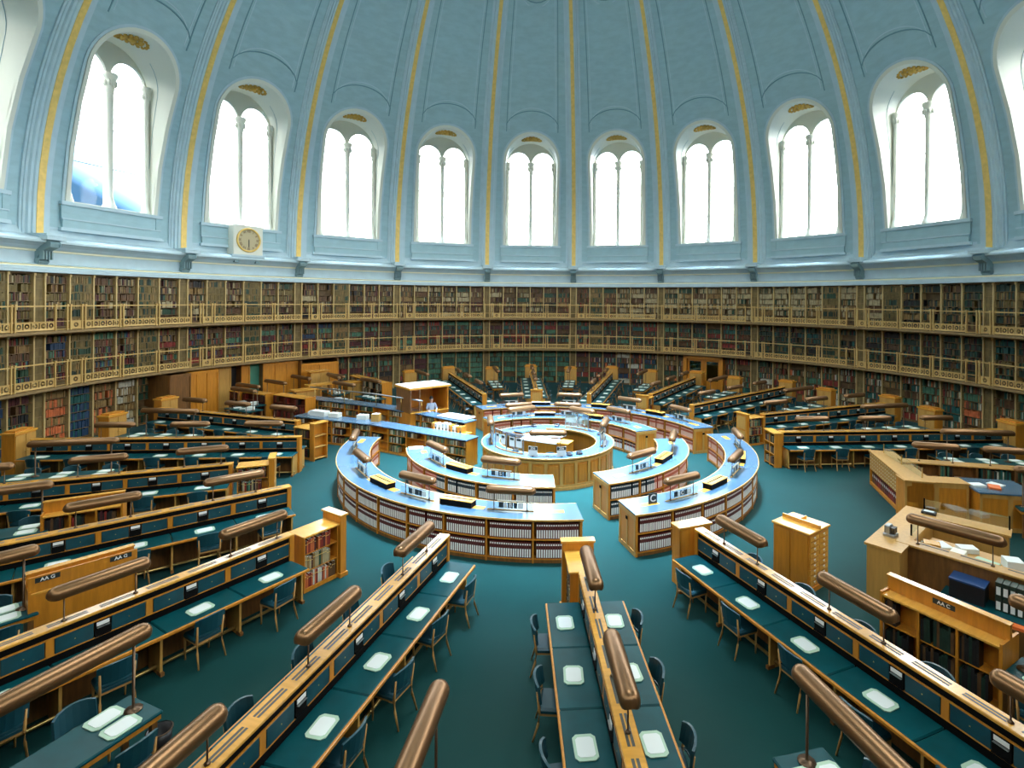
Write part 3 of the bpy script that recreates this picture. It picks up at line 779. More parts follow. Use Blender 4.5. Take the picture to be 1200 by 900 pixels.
def cabinet(az, r, label):
    global CABM
    if CABM is None:
        a = MB(); a.box(-.42,.42,-.22,.22,0,1.55,'oak'); a.box(-.45,.45,-.25,.25,0,.1,'oak')
        b = MB(); b.box(-.46,.46,-.26,.26,1.55,1.62,'oak_top'); b.box(-.36,.36,-.18,.18,1.62,1.68,'oak')
        c = MB()
        c.box(-.40,-.01,-.24,-.22,.14,1.5,'oak_pale'); c2 = MB(); c2.box(.01,.40,-.24,-.22,.14,1.5,'oak_pale'); k = MB(); k.lathe([(0,.9),(.02,.91),(.02,.93),(0,.94)], -.05, -.255, 'brass', 6); k2 = MB(); k2.lathe([(0,.9),(.02,.91),(.02,.93),(0,.94)], .05, -.255, 'brass', 6)
        CABM = [a.mesh('body'), b.mesh('cornice'), c.mesh('door'), c2.mesh('door'), k.mesh('knob'), k2.mesh('knob')]
    o = thing('oak_cabinet', label, 'cabinet', W_(az, r), -R(az), 'oak cabinets at the outer ends of the desks')
    link('body', CABM[0], o); link('cornice', CABM[1], o); d1 = link('door', CABM[2], o); d2 = link('door', CABM[3], o); link('knob', CABM[4], d1); link('knob', CABM[5], d2)
# ---- the long radial desks
def spoke_words(az):
    c = cos(R(az))
    if abs(c) > .55: return ('right', 'left') if c > 0 else ('left', 'right')
    return ('near', 'far') if sin(R(az)) > 0 else ('far', 'near')
SP = [  # azimuth, inner end bookcase, name
 (176.1, True, 'desk at the bottom centre'), (-165.9, False, 'first long desk left of bottom centre'), (-147.9, True, 'second long desk left of bottom centre'),
 (-129.9, False, 'third long desk left of bottom centre'), (-111.9, True, 'fourth long desk left of bottom centre'), (-93.9, False, 'fifth long desk left of bottom centre'),
 (158.1, False, 'first long desk right of bottom centre'), (86.1, False, 'level desk at the far right'), (68.1, True, 'second desk back on the right'),
 (50.1, False, 'third desk back on the right'), (32.1, True, 'desk before the rear doors'), (14.1, False, 'rear desk just right of centre'),
 (-3.9, True, 'desk straight behind the central counter'), (-21.9, False, 'rear desk just left of centre')]
for az, bc, nm in SP:
    if bc: r0, n, lr = 10.55, 6, [11.3, 13.85, 16.4]
    else: r0, n, lr = 9.22, 7, [10.5, 13.1, 15.7]
    o = long_desk(W_(az, r0)[:2], az, n, 'long double-sided teal and oak reading desk, '+nm.replace('desk', 'the one', 0), nm, spoke_words(az), lr)
    cabinet(az, 18.95, 'oak cabinet at the outer end of the '+nm)
    if bc:
        if az == -147.9:
            pf = lambda b, q: [['red','orange','red','maroon'],['cream','brown','tan','green','maroon'],['red','brown','orange','white']][q]
            end_bookcase(az, 9.33, 'oak bookcase with red books ending the '+nm, pf, True, 'bound book on the %s shelf of the bookcase with red books', 'books in the left foreground bookcase', sides=(-1, 1))
        else:
            pf = lambda b, q: ['maroon','brown','green','red','black','cream','palegreen']
            end_bookcase(az, 9.33, 'oak bookcase at the inner end of the '+nm, pf, az in (-111.9, 68.1, 176.1), 'bound book, %s shelf, bookcase ending the '+nm.replace('bottom centre', 'the bottom').replace('%', ''), 'books in the end bookcases')
# H: slightly turned desk, left behind the others
nm = 'back left desk beside the staff counter'
long_desk((-10.46, 1.97), -71.9, 6, 'long double-sided teal and oak reading desk, the '+nm, nm, ('far', 'near'), [11.4, 13.9, 16.4])
cabinet(-74.0, 19.0, 'oak cabinet at the outer end of the '+nm)
org = (-9.28, 1.0); o = thing('end_bookcase', 'tall ended oak bookcase standing left of the outer catalogue ring', 'bookcase', (*org, 0), R(64), 'end bookcases of the desks')
m = MB(); shelf_unit(m, -.26, .26, .95, .08, 1.24, 3, 1); sub(o, 'shelves', m)
m = MB(); m.box(-.33,-.29,-.27,-.02,0,1.45,'oak'); m.box(.29,.33,-.27,-.02,0,1.45,'oak'); m.box(-.33,.33,-.05,-.02,0,1.45,'oak'); m.box(-.35,.35,-.3,.01,1.45,1.49,'oak_top')
for z in (.08,.52,.96): m.box(-.3,.3,-.26,-.03,z-.015,z+.015,'oak_pale')
sub(o, 'end_shelves', m)
fill_unit(org, -64, -.26, .26, .95, .08, 1.24, 3, 1, -1, ['green','dkgreen','maroon','tan','black'], 'bound book on the %s shelf of the bookcase left of the rings', 'books in the end bookcases')
# end cabinets of the desks without bookcases (right hand ones)
for az, nm in ((158.1, 'first long desk right of bottom centre'), (86.1, 'level desk at the far right')):
    o = thing('end_bookcase', 'oak end case with open shelves, '+nm, 'bookcase', W_(az, 8.85), -R(az), 'end bookcases of the desks')
    m = MB(); m.box(-.42,.42,.17,.20,0,1.3,'oak'); m.box(-.42,-.38,-.1,.2,0,1.3,'oak'); m.box(.38,.42,-.1,.2,0,1.3,'oak'); m.box(-.45,.45,-.13,.23,1.3,1.34,'oak_top'); m.box(-.02,.02,-.1,.2,0,1.3,'oak')
    for z in (.08,.5,.9): m.box(-.4,.4,-.1,.18,z-.015,z+.015,'oak')
    sub(o, 'carcass', m)
    ux, uy = sin(R(az)), cos(R(az)); vx, vy = cos(R(az)), -sin(R(az)); th = atan2(vy, vx)
    for z in (.1,.52,.92):
        for x0 in (-.36,.04):
            yy = 0.
            while yy < .27:
                w = rnd.choice((.03,.04,.05)); rest.T = Matrix.Translation((W_(az,8.85)[0]+vx*(x0+yy), W_(az,8.85)[1]+vy*(x0+yy), z)) @ Matrix.Rotation(th, 4, 'Z')
                rest.box(0, w, -.08, .14, 0, .28*rnd.uniform(.75,1), 'book_'+rnd.choice(['maroon','black','green','brown','cream'])); rest.T = None; yy += w+.003
# ---- short tables between them
m = MB(); m.box(-.37,.37,0,3.3,.735,.775,'leather',.02); STT = m.mesh('leather_top')
m = MB(); m.box(-.35,.35,.02,3.28,.66,.735,'oak'); STA = m.mesh('apron')
m = MB(); m.box(-.035,.035,-.035,.035,0,.66,'oak_dark'); STL = m.mesh('leg')
m = MB(); m.box(-.02,.02,.1,3.2,.775,1.02,'oak'); m.box(-.06,.06,.08,3.22,1.02,1.05,'oak_top',.01); STD = m.mesh('divider')
SHORT = [(-174.9,'at the bottom left of centre'),(-156.9,'in the bottom left corner'),(-138.9,'behind the closed book stand on the left'),(-120.9,'behind the open book stand on the left'),(-102.9,'between fourth and fifth left desks'),
 (-84.9,'before the orange books at left'),(-30.9,'rear left, beyond the kiosk'),(-12.9,'rear, just left of the middle desk'),(5.1,'rear, just right of the middle desk'),(23.1,'rear, left of the doors'),(41.1,'rear, right of the doors'),
 (59.1,'between second and third desks back, right'),(77.1,'behind the level desk at right'),(95.1,'in front of the level desk at right'),(113.1,'beyond the blue topped counter at right'),(131.1,'beyond the right enclosure'),(149.1,'beyond the sloping book stand at right'),(167.1,'at the bottom right of centre')]
for az, nm in SHORT:
    r0 = 14.25; o = thing('short_table', 'short teal topped reading table '+nm, 'table', W_(az, r0), -R(az), 'short tables between the long desks')
    link('leather_top', STT, o); link('apron', STA, o)
    for x in (-.31, .31):
        for y in (.1, 1.65, 3.2): link('leg', STL, o, (x, y, 0))
    rz = -R(az); ux, uy = sin(R(az)), cos(R(az)); vx, vy = cos(R(az)), -sin(R(az)); b = W_(az, r0); wd = spoke_words(az)
    for i in range(3):
        for s_, w_ in ((1, wd[0]), (-1, wd[1])):
            y = .42+1.1*i; q = (b[0]+ux*y+vx*s_*.18, b[1]+uy*y+vy*s_*.18, .777)
            blotter(q, rz+rnd.uniform(-.06,.06), '%s blotter pad, %s side, short table %s' % (ORD[i], w_, nm), 'blotters on the short tables')
            y += .1; q = (b[0]+ux*y+vx*s_*.46, b[1]+uy*y+vy*s_*.46, 0)
            chair(q, rz+(pi/2 if s_ > 0 else -pi/2)+rnd.uniform(-.15,.15), '%s chair, %s side, short table %s' % (ORD[i], w_, nm), 'teal chairs at the short tables')
    y = 1.2; lamp((b[0]+ux*y, b[1]+uy*y, .777), rz, 2.5, 1.0, 'long bronze lamp over the short table '+nm, 'long lamps over the short tables', True)
    cabinet(az, 17.95, 'oak end cabinet of the short table '+nm)
# waste bin by the bottom left table
o = thing('waste_bin', 'round black waste bin on the floor beside the bottom left table', 'bin', (-5.45, -13.05, 0)); m = MB(); m.lathe([(0,.0),(.13,0),(.16,.34),(.15,.34),(.12,.02),(0,.02)], 0, 0, 'black', 16); sub(o, 'bucket', m)
m = MB(); m.lathe([(.155,.33),(.17,.34),(.155,.35)], 0, 0, 'bronze_dark', 16); sub(o, 'rim', m)
# ---- book stands with name plates
def plate(o, txt, x, y, z, side, w=.34):
    m = MB(); m.box(-w/2, w/2, -.006, 0, -.045, .045, 'label_dark'); rzz = pi/2 if side > 0 else -pi/2
    p = link('name_plate', m, o, (x, y, z), rzz, 'black plate reading '+txt); t = standing(text_mesh(txt, .085, 'white')); link('lettering', t, p, (0, -.008, 0))
def book_stand(az, r0, txt, label, closed, single, booklab, L=1.5, pal=None):
    org = W_(az, r0)[:2]; o = thing('book_stand', label, 'bookcase', (*org, 0), -R(az))
    m = MB(); shelf_unit(m, -.28, .28, L, .10, 1.12, 2, 3, closed=closed); sub(o, 'shelves', m)
    for y in (-.04, L): m = MB(); m.box(-.31,.31,y,y+.04,0,1.16,'oak'); sub(o, 'end_panel', m)
    m = MB(); m.box(-.04,.04,-.04,L+.04,1.12,1.38,'oak'); m.box(-.07,.07,-.05,L+.05,1.38,1.40,'oak_top'); sub(o, 'upright_board', m)
    if closed:
        x = .30*closed; m = MB(); m.box(min(x,x-closed*.03), max(x,x-closed*.03), -.04, L+.04, 0, 1.40, 'oak'); sub(o, 'back_board', m)
        plate(o, txt, x+.0*closed, .22, 1.33, closed); plate(o, txt, x, L-.22, 1.33, closed)
    for s_ in (1, -1):
        if s_ != closed:
            fill_unit(org, az, -.28, .28, L, .10, 1.12, 2, 3, s_, pal or ['black','maroon','brown','black','dkgreen','red'], booklab, 'books in the book stands', single, (.95,.5,.8))
            if not closed: plate(o, txt, .04*s_, L/2, 1.27, s_)
    return o
book_stand(-138.9, 12.85, 'AA G', 'closed oak book stand with two black plates, left foreground', -1, False, 'book')
book_stand(-120.9, 12.85, 'AA G', 'open oak book stand with one black plate, left side', 0, True, 'dark book on the %s shelf of the open left book stand')
book_stand(149.1, 12.45, 'AA C', 'long open oak book stand beside the right enclosure', 0, True, 'dark book on the %s shelf of the long right book stand', L=1.75, pal=['black','black','brown','dkgreen'])

# ------------------------------------------------------------------ catalogue rings
VOL = {}
def volmesh(kind):
    if kind not in VOL:
        body, lab = {'m':('vol_maroon','vol_label'),'o':('vol_orange','vol_label_pink'),'n':('vol_navy','vol_label')}[kind]
        m = MB(); m.box(-.026,.026,0,.24,0,.385,body); m.box(-.017,.017,-.002,0,.02,.22,lab); m.box(-.017,.017,-.002,0,.31,.35,lab)
        VOL[kind] = m
    return VOL[kind]
vstuff = MB(); VPOS = []
def ring_desk(a0, a1, r0, r1, name, kindf, lamps_, boxes_, letters, inner=True, endlab=True):
    H = 1.08; o = thing('catalogue_desk', name, 'desk'); sg = 1 if a1 > a0 else -1
    if a1 < a0: a0, a1 = a1, a0
    m = MB(); n = int((a1-a0)/3)
    m.arc(a0, a1, r0+.02, r1-.02, .0, .08, 'oak_dark', n); m.arc(a0, a1, (r0+r1)/2-.22, (r0+r1)/2+.22, .08, H-.04, 'oak', n)
    m.arc(a0, a1, r1-.28, r1-.02, .08, .11, 'oak', n); m.arc(a0, a1, r1-.30, r1, .555, .585, 'oak', n)
    m.arc(a0, a1, r0+.02, r0+.28, .08, .11, 'oak', n); m.arc(a0, a1, r0, r0+.28, .555, .585, 'oak', n)
    nd = max(2, round(R(a1-a0)*r1/1.12))
    for i in range(nd+1):
        a = a0+(a1-a0)*i/nd; w = .02/r1*180/pi; m.arc(a-w, a+w, r0, r1, .0, H-.04, 'oak', 1)
    sub(o, 'carcass', m)
    m = MB(); m.arc(a0-.4, a1+.4, r0-.02, r1+.02, H-.04, H, 'blue_lino', n); sub(o, 'countertop', m)
    m = MB(); m.arc(a0-.5, a1+.5, r1+.02, r1+.045, H-.045, H-.002, 'oak_pale', n); m.arc(a0-.5, a1+.5, r0-.045, r0-.02, H-.045, H-.002, 'oak_pale', n); sub(o, 'edge_strip', m)
    rm = (r0+r1)/2
    for a in boxes_: m = MB(); m.arc(a-7*7/rm*.9, a+7*7/rm*.9, rm-.10, rm+.10, H, H+.004, 'oak_top', 5); sub(o, 'wood_inlay', m)
    for a in (a0+5*7/rm, a1-5*7/rm): m = MB(); m.arc(a-2.2, a+2.2, rm-.10, rm+.10, H, H+.004, 'oak_top', 2); sub(o, 'wood_inlay', m)
    for a, s_ in ((a0, -1), (a1, 1)):
        m = MB(); T = Matrix.Rotation(-R(a), 4, 'Z'); m.T = T; x0, x1 = (0., .03) if s_ > 0 else (-.03, 0.)
        m.box(x0, x1, r0, r1, 0, H-.04, 'oak'); q = (.03, .045) if s_ > 0 else (-.045, -.03); w = (r1-r0)
        m.box(*q, r0+.02, r0+.10, .1, H-.1, 'oak_pale'); m.box(*q, r1-.10, r1-.02, .1, H-.1, 'oak_pale'); m.box(*q, r0+w/2-.04, r0+w/2+.04, .1, H-.1, 'oak_pale')
        m.box(*q, r0, r1, 0, .12, 'oak_pale'); m.box(*q, r0, r1, H-.16, H-.04, 'oak_pale'); m.box((.045 if s_ > 0 else -.06), (.06 if s_ > 0 else -.045), r0+w/2-.05, r0+w/2+.05, H-.30, H-.22, 'slot_black')
        sub(o, 'end_panel', m)
    # volumes
    for i in range(nd):
        b0, b1 = a0+(a1-a0)*i/nd, a0+(a1-a0)*(i+1)/nd
        for zi, z in ((0, .585), (1, .11)):
            for rr, face in (((r1-.03), 1), ((r0+.03), -1)):
                if face < 0 and not inner: continue
                st = .058/rr*180/pi; a = b0+.045/rr*180/pi+st/2; cnt = 0
                nn = int((b1-b0-.09/rr*180/pi)/st)
                for q in range(nn):
                    if rnd.random() < .012: a += st; continue
                    VPOS.append((a, rr, z, face, kindf(a, face, zi), name)); a += st
    # lamps, glass screens and trays on top
    for i, (a, let) in enumerate(lamps_):
        p = W_(a, rm, H+.002); rz = -R(a)+pi/2
        lamp(p, rz, 1.3, .50, 'bronze lamp %s on the %s' % (['nearest the first end', 'second along', 'third along', 'fourth along', 'fifth along'][i] if len(lamps_) > 1 else '', name), 'lamps on the catalogue rings')
        g = thing('index_screen', 'low glass index screen %s on the %s' % (['nearest the first end', 'second along', 'third along', 'fourth along', 'fifth along'][i], name), 'glass screen', W_(a, rm, H+.002), -R(a), 'glass index screens on the rings')
        m = MB(); m.box(-.60,.60,-.006,.006,0,.23,'screen_glass'); sub(g, 'glass_panel', m)
        m = MB(); m.box(-.34,.34,-.02,.02,.225,.245,'cream'); m.box(-.60,.60,-.02,.02,-.0,.012,'oak_pale'); sub(g, 'frame_strip', m)
        fy = .012 if abs(a) > 90 or a > 90 else -.012
        fy = .014 if cos(R(a)) < 0.15 else -.014      # plates on the side towards the gallery viewer
        sgn = 1 if fy > 0 else -1
        for j, (x, w, mm_) in enumerate(((-.24,.12,'label_dark'),(-.13,.08,'paper'),(0.,.14,'label_dark'),(.13,.09,'label_dark'),(.26,.13,'paper'))):
            m = MB(); m.box(-w/2, w/2, -.004, .004, -.07, .07, mm_); pl_ = link('index_plate', m, g, (-x*sgn, fy, .13))
            if j == 2 and let:
                t = standing(text_mesh(let, .15, 'white')); link('lettering', t, pl_, (0, .007*sgn, 0), pi if sgn > 0 else 0, 'white letter '+let)
    for i, a in enumerate(boxes_):
        g = thing('form_tray', 'long black form tray with oak lid, %s on the %s' % (['first','second','third'][i], name), 'tray', W_(a, rm-.03, H+.006), -R(a), 'form trays on the rings')
        m = MB(); m.box(-.46,.46,-.14,.14,0,.14,'slot_black'); sub(g, 'box', m); m = MB(); m.box(-.48,.48,-.15,.15,.14,.165,'oak_top',.01); m.box(-.44,.44,-.02,.02,.165,.17,'slot_black'); sub(g, 'lid', m)
def kO(a, f, zi): return 'm'
ring_desk(173.7, 272.0, 6.5, 7.5, 'front left outer catalogue ring', lambda a, f, z: 'o' if f < 0 else 'm', [(187.7,'B'),(210.2,''),(234.7,''),(257.3,'')], [199.6, 223.0], 'B')
ring_desk(81.0, 162.5, 6.5, 7.5, 'front right outer catalogue ring', lambda a, f, z: 'o' if f < 0 else 'm', [(97.8,''),(122.8,''),(148.4,'C')], [110.0, 135.6], 'C')
ring_desk(-29., 71.5, 6.45, 7.4, 'rear outer catalogue ring', lambda a, f, z: 'o' if f < 0 else 'm', [(-15.5,''),(9.,''),(35.,''),(59.,'')], [-3., 22.5, 47.], '')
ring_desk(178., 256., 4.15, 5.2, 'front left inner catalogue ring', lambda a, f, z: 'o' if a > 222 else 'n', [(197.5,'S'),(231.,'')], [216.5], 'S')
ring_desk(86.5, 159.5, 4.15, 5.2, 'front right inner catalogue ring', lambda a, f, z: 'n' if a > 140 else 'o', [(106.5,''),(140.5,'S')], [122.9], 'S')
ring_desk(-37., 68., 3.9, 4.85, 'rear inner catalogue ring', lambda a, f, z: 'o' if z == 0 else ('m' if int(a) % 3 else 'o'), [(-18.,''),(12.,''),(45.,'')], [-2., 28.], '')
VPOS.sort(key=lambda t: (0 if t[3] > 0 and 'front' in t[5] and 'outer' in t[5] else 1, camdist(W_(t[0], t[1]))))
VM = {}
for i, (a, rr, z, face, kd, nm) in enumerate(VPOS):
    rz = -R(a) + (pi if face > 0 else 0)
    p = W_(a, rr, z)
    if i < 300:
        if kd not in VM: VM[kd] = volmesh(kd).mesh('catalogue_volume')
        thing('catalogue_volume', 'dark red catalogue volume with white labels, %s shelf, %s' % ('upper' if z > .3 else 'lower', nm), 'book', p, rz, 'catalogue volumes', VM[kd])
    else:
        v = volmesh(kd); vstuff.T = Matrix.Translation(p) @ Matrix.Rotation(rz, 4, 'Z')
        n0 = len(vstuff.v)
        vstuff.add(v.v, [], v.mats[0]); vstuff.T = None
        for f, mi_, s_ in zip(v.f, v.m, v.sm):
            if f == (3,2,1,0): continue
            vstuff.f.append(tuple(n0+q for q in f)); vstuff.m.append(vstuff.mi(v.mats[mi_])); vstuff.sm.append(False)
o = thing('catalogue_volumes', 'remaining catalogue volumes packed in the ring desks', 'books', me=vstuff); o['kind'] = 'stuff'
# standing letter C on the right ring
o = thing('letter_sign', 'small square black sign with white letter C on the front right ring', 'sign', W_(156.6, 7.0, 1.082), -R(156.6)+pi); m = MB(); m.box(-.13,.13,-.01,.01,0,.27,'label_dark'); sub(o, 'board', m)
sub(o, 'lettering', standing(text_mesh('C', .26, 'white')), (0,-.013,.135), 0, 'white letter C')
# open notebook and papers
def paper(loc, rz, w, l, label, mt='paper', h=.008):
    m = MB(); m.box(-w/2, w/2, -l/2, l/2, 0, h, mt, .003); return thing('paper_sheet', label, 'paper', loc, rz, 'loose papers', m.mesh('paper_sheet'))
paper(W_(253.5, 4.9, 1.084), .3, .5, .35, 'white papers at the end of the front left inner ring', h=.05)

# ------------------------------------------------------------------ central counter
cc = thing('circular_counter', 'round panelled oak issue counter with blue top in the middle of the room', 'counter')
m = MB(); A0, A1 = -52, 292
m.arc(A0, A1, 2.34, 2.44, 0, 1.04, 'oak', 60); m.arc(A0, A1, 1.95, 2.44, .96, 1.04, 'oak', 60); m.arc(A0, A1, 2.0, 2.34, .02, .08, 'oak_dark', 40); sub(cc, 'body', m)
m = MB(); m.arc(A0-.4, A1+.4, 1.86, 2.50, 1.04, 1.08, 'blue_lino', 70); sub(cc, 'countertop', m)
m = MB(); m.arc(A0, A1, 2.50, 2.53, 1.03, 1.08, 'oak_pale', 70); m.arc(A0, A1, 1.83, 1.86, 1.03, 1.08, 'oak_pale', 70); sub(cc, 'edge_strip', m)
m = MB(); m.arc(A0, A1, 2.44, 2.50, 0, .10, 'oak_pale', 70)
for i in range(29):
    a = A0+(A1-A0)*i/28; m.arc(a-1.2, a+1.2, 2.44, 2.475, .1, .98, 'oak_pale', 1)
m.arc(A0, A1, 2.44, 2.475, .90, .98, 'oak_pale', 60); m.arc(A0, A1, 2.44, 2.475, .1, .18, 'oak_pale', 60); sub(cc, 'panel_frame', m)
m = MB()
for i in range(28):
    a = A0+(A1-A0)*(i+.5)/28; m.arc(a-3.6, a+3.6, 2.44, 2.462, .26, .82, 'oak', 2)
sub(cc, 'raised_panel', m)
# inner desk
ind = thing('inner_desk', 'curved inner oak desk with a white top inside the round counter', 'desk')
IT = Matrix.Translation((-.95, .75, 0)) @ Matrix.Rotation(R(-25), 4, 'Z')
m = MB(); m.T = IT; m.box(0,1.5,-.25,.25,0,.94,'oak'); m.T = None; m.arc(-48, 30, .95, 1.35, 0, .94, 'oak', 12); sub(ind, 'body', m)
m = MB(); m.T = IT; m.box(-.05,1.55,-.3,.3,.94,.98,'white'); m.T = None; m.arc(-50, 32, .9, 1.4, .94, .975, 'white', 12); sub(ind, 'top', m)
m = MB(); m.T = IT; m.box(1.56,2.0,-.28,.28,.0,.98,'oak'); m.box(1.54,2.02,-.3,.3,.98,1.02,'oak_top'); sub(ind, 'drawer_block', m)
bk2 = thing('back_counter', 'oak fronted back counter inside the round counter', 'counter'); m = MB(); m.arc(-50, -5, 1.35, 1.7, 0, 1.12, 'oak', 8); sub(bk2, 'body', m); m = MB(); m.arc(-52, -3, 1.3, 1.75, 1.12, 1.16, 'blue_lino', 8); sub(bk2, 'top', m)
o = chair((.15, -1.2, 0), R(-160), 'light blue backed chair inside the round counter', 'counter chairs')
# glass screens round the front left of the counter
def screen(a0, a1, label, r=2.15, h=.62):
    o = thing('glass_screen', label, 'glass screen', W_((a0+a1)/2, 0, 0)); m = MB(); m.arc(a0, a1, r, r+.012, 1.12, 1.12+h, 'screen_glass', 6); sub(o, 'glass_panel', m)
    m = MB(); m.arc(a0, a1, r-.01, r+.022, 1.12+h, 1.14+h, 'steel', 6); m.arc(a0, a1, r-.01, r+.022, 1.08, 1.12, 'oak', 6)
    for a in (a0, (a0+a1)/2, a1): m.arc(a-.35, a+.35, r-.01, r+.022, 1.08, 1.12+h, 'steel', 1)
    sub(o, 'frame', m)
    for j, a in enumerate((a0+(a1-a0)*.12, a0+(a1-a0)*.32, a0+(a1-a0)*.62, a0+(a1-a0)*.86)):
        m = MB(); m.arc(a-3.2, a+3.2, r+.014, r+.020, 1.30, 1.62, 'paper', 2); m.arc(a-2.2, a+2.2, r+.020, r+.023, 1.52, 1.60, 'label_dark', 1); sub(o, 'notice', m)
    return o
screen(203, 242, 'curved glass screen with paper notices, front left of the round counter'); screen(248, 280, 'curved glass screen, left side of the round counter')
screen(88, 118, 'curved glass screen, right side of the round counter'); screen(20, 50, 'curved glass screen at the back right of the round counter')
for a, l_, w_ in ((180,1.3,'front'),(104,1.2,'right'),(262,1.2,'left'),(330,1.3,'rear left'),(40,1.3,'rear right')):
    lamp(W_(a, 2.18, 1.082), -R(a)+pi/2, l_, .78, 'tall bronze lamp at the %s of the round counter' % w_, 'lamps on the round counter')
for a, w_ in ((168, 'right of its front lamp'), (193, 'left of its front lamp'), (112, 'on its right side')):
    o = thing('number_board', 'small number board reading 206 on the round counter, '+w_, 'sign', W_(a, 2.25, 1.082), -R(a)+pi, 'number boards'); m = MB(); m.box(-.16,.16,-.01,.01,0,.34,'paper'); m.box(-.04,.04,-.04,.04,-.0,.02,'black'); sub(o, 'board', m)
    m = MB(); m.box(-.15,.15,-.014,-.01,.22,.33,'label_dark'); pl_ = sub(o, 'plate', m); link('lettering', standing(text_mesh('206', .12, 'white')), pl_, (0,-.016,.275), 0, 'white figures 206')
for a, r_, w_ in ((150,2.2,'at the front right'),(160,2.2,'near the number board'),(215,1.98,'behind the left screen'),(70,2.2,'at the back right'),(10,2.2,'at the back'),(345,2.2,'at the back left')):
    o = thing('telephone', 'dark desk telephone on the round counter %s' % w_, 'telephone', W_(a, r_, 1.082), -R(a)); m = MB(); m.box(-.09,.09,-.1,.1,0,.07,'black',.02); sub(o, 'base', m); m = MB(); m.tube([(-.12,0,.09),(-.1,0,.11),(.1,0,.11),(.12,0,.09)], .02, 'label_dark', 6); sub(o, 'handset', m)
k = 0
for a, r_ in ((-45,1.12),(-25,1.15),(-5,1.12),(20,1.15)):
    k += 1; paper(W_(a, r_, .985), a, .3, .22, '%s paper stack from the left on the white topped inner desk' % ORD[k-1], h=rnd.choice((.01,.05,.09)))

# ------------------------------------------------------------------ staff counters on the left
def poly_counter(pts, w, h, name, label, top, shelf_side, bays, cat='counter', z0b=0.):
    o = thing(name, label, cat); L = 0; body = MB(); tp = MB(); sh = MB()
    for (xa, ya), (xb, yb) in zip(pts, pts[1:]):
        l = hypot(xb-xa, yb-ya); T = Matrix.Translation((xa, ya, 0)) @ Matrix.Rotation(atan2(yb-ya, xb-xa), 4, 'Z')
        body.T = tp.T = sh.T = T
        # local x along, local y across (0..w); front face = y 0
        body.box(-.0, l+.0, .30 if shelf_side else 0, w, 0, h-.04, 'oak'); tp.box(-.03, l+.03, -.03, w+.03, h-.04, h, top)
        if shelf_side:
            nb = max(1, round(l/1.0)); sh.box(0, l, 0, .3, 0, .08, 'oak')
            for i in range(nb+1): x = l*i/nb; sh.box(x-.025, x+.025, 0, .3, .08, h-.04, 'oak')
            for z in (.45, .78) if h > 1 else (.45,): sh.box(0, l, .02, .3, z-.012, z+.012, 'oak')
            for i in range(nb):
                for z in (.09, .465, .795):
                    if h-z < .2 or rnd.random() < .25: continue
                    yy = l*i/nb+.04; e = l*(i+1)/nb-.04-rnd.choice((0,0,.2,.4))
                    while yy < e-.06:
                        ww = rnd.choice((.03,.045,.06)); hh = min(.28, h-.06-z)*rnd.uniform(.7,.98)
                        rest.T = T; rest.box(yy, yy+ww, .04, .24, z, z+hh, 'book_'+rnd.choice(['cream','green','brown','black','white','tan','palegreen','maroon'])); rest.T = None; yy += ww+.003
        else:
            nb = max(1, round(l/.7))
            for i in range(nb+1): x = l*i/nb; sh.box(max(0, x-.06), min(l, x+.06), -.015, 0, 0, h-.04, 'oak_pale')
            sh.box(0, l, -.015, 0, 0, .12, 'oak_pale'); sh.box(0, l, -.015, 0, h-.16, h-.04, 'oak_pale')
    sub(o, 'body', body); sub(o, 'countertop', tp); sub(o, 'shelves' if shelf_side else 'front_panel', sh)
    return o
poly_counter([(-11.5, 3.9), (-7.55, 2.35), (-3.1, -.15)], .72, 1.08, 'staff_counter', 'long blue topped oak staff counter with open bookshelves, left of the rings', 'blue_lino', True, 0)
o = poly_counter([(-13.0, 8.2), (-8.65, 6.1), (-5.9, 4.35), (-3.6, 2.7)], .7, 1.10, 'staff_counter', 'rear blue topped staff counter leading from the entrance to the kiosk', 'blue_lino', True, 0)
poly_counter([(-4.9, 1.9), (-3.4, .95)], .5, 1.0, 'pigeonhole_unit', 'oak unit stacked with white files between the staff counters', 'oak_top', False, 0, 'cabinet')
# railing above the rear counter
o = thing('brass_rail', 'long pale handrail on thin posts above the rear staff counter', 'railing'); m = MB(); rp = [(-12.6,8.0,1.72),(-8.5,6.0,1.72),(-5.8,4.3,1.72)]
m.tube(rp, .035, 'steel', 6); sub(o, 'rail', m)
for x, y in ((-12.3,7.87),(-10.4,6.95),(-8.5,6.03),(-7.0,5.1),(-5.85,4.35)): m = MB(); m.tube([(x,y,1.10),(x,y,1.72)], .02, 'brass', 6); sub(o, 'post', m)
# kiosk
kz = -R(-50)
ki = thing('staff_kiosk', 'small oak kiosk with a flat white roof above the rear staff counter', 'booth', (-6.1, 5.6, 0), R(40)+0)
m = MB(); m.box(-1.0,1.0,-.75,.75,0,1.08,'oak'); m.box(-1.0,-.93,-.75,.75,1.08,2.2,'oak_dark'); m.box(.93,1.0,-.75,.75,1.08,2.2,'oak'); m.box(-1.0,1.0,.70,.75,1.08,2.2,'oak'); m.box(-.55,-.48,-.75,-.68,1.08,2.2,'oak_dark'); sub(ki, 'walls', m)
m = MB(); m.box(-1.08,1.08,-.85,.82,2.2,2.28,'oak_top'); m.box(-1.05,1.05,-.82,.80,2.28,2.30,'white'); sub(ki, 'roof', m)
m = MB(); m.box(-1.0,1.0,-.80,-.4,1.08,1.12,'oak_top'); sub(ki, 'ledge', m)
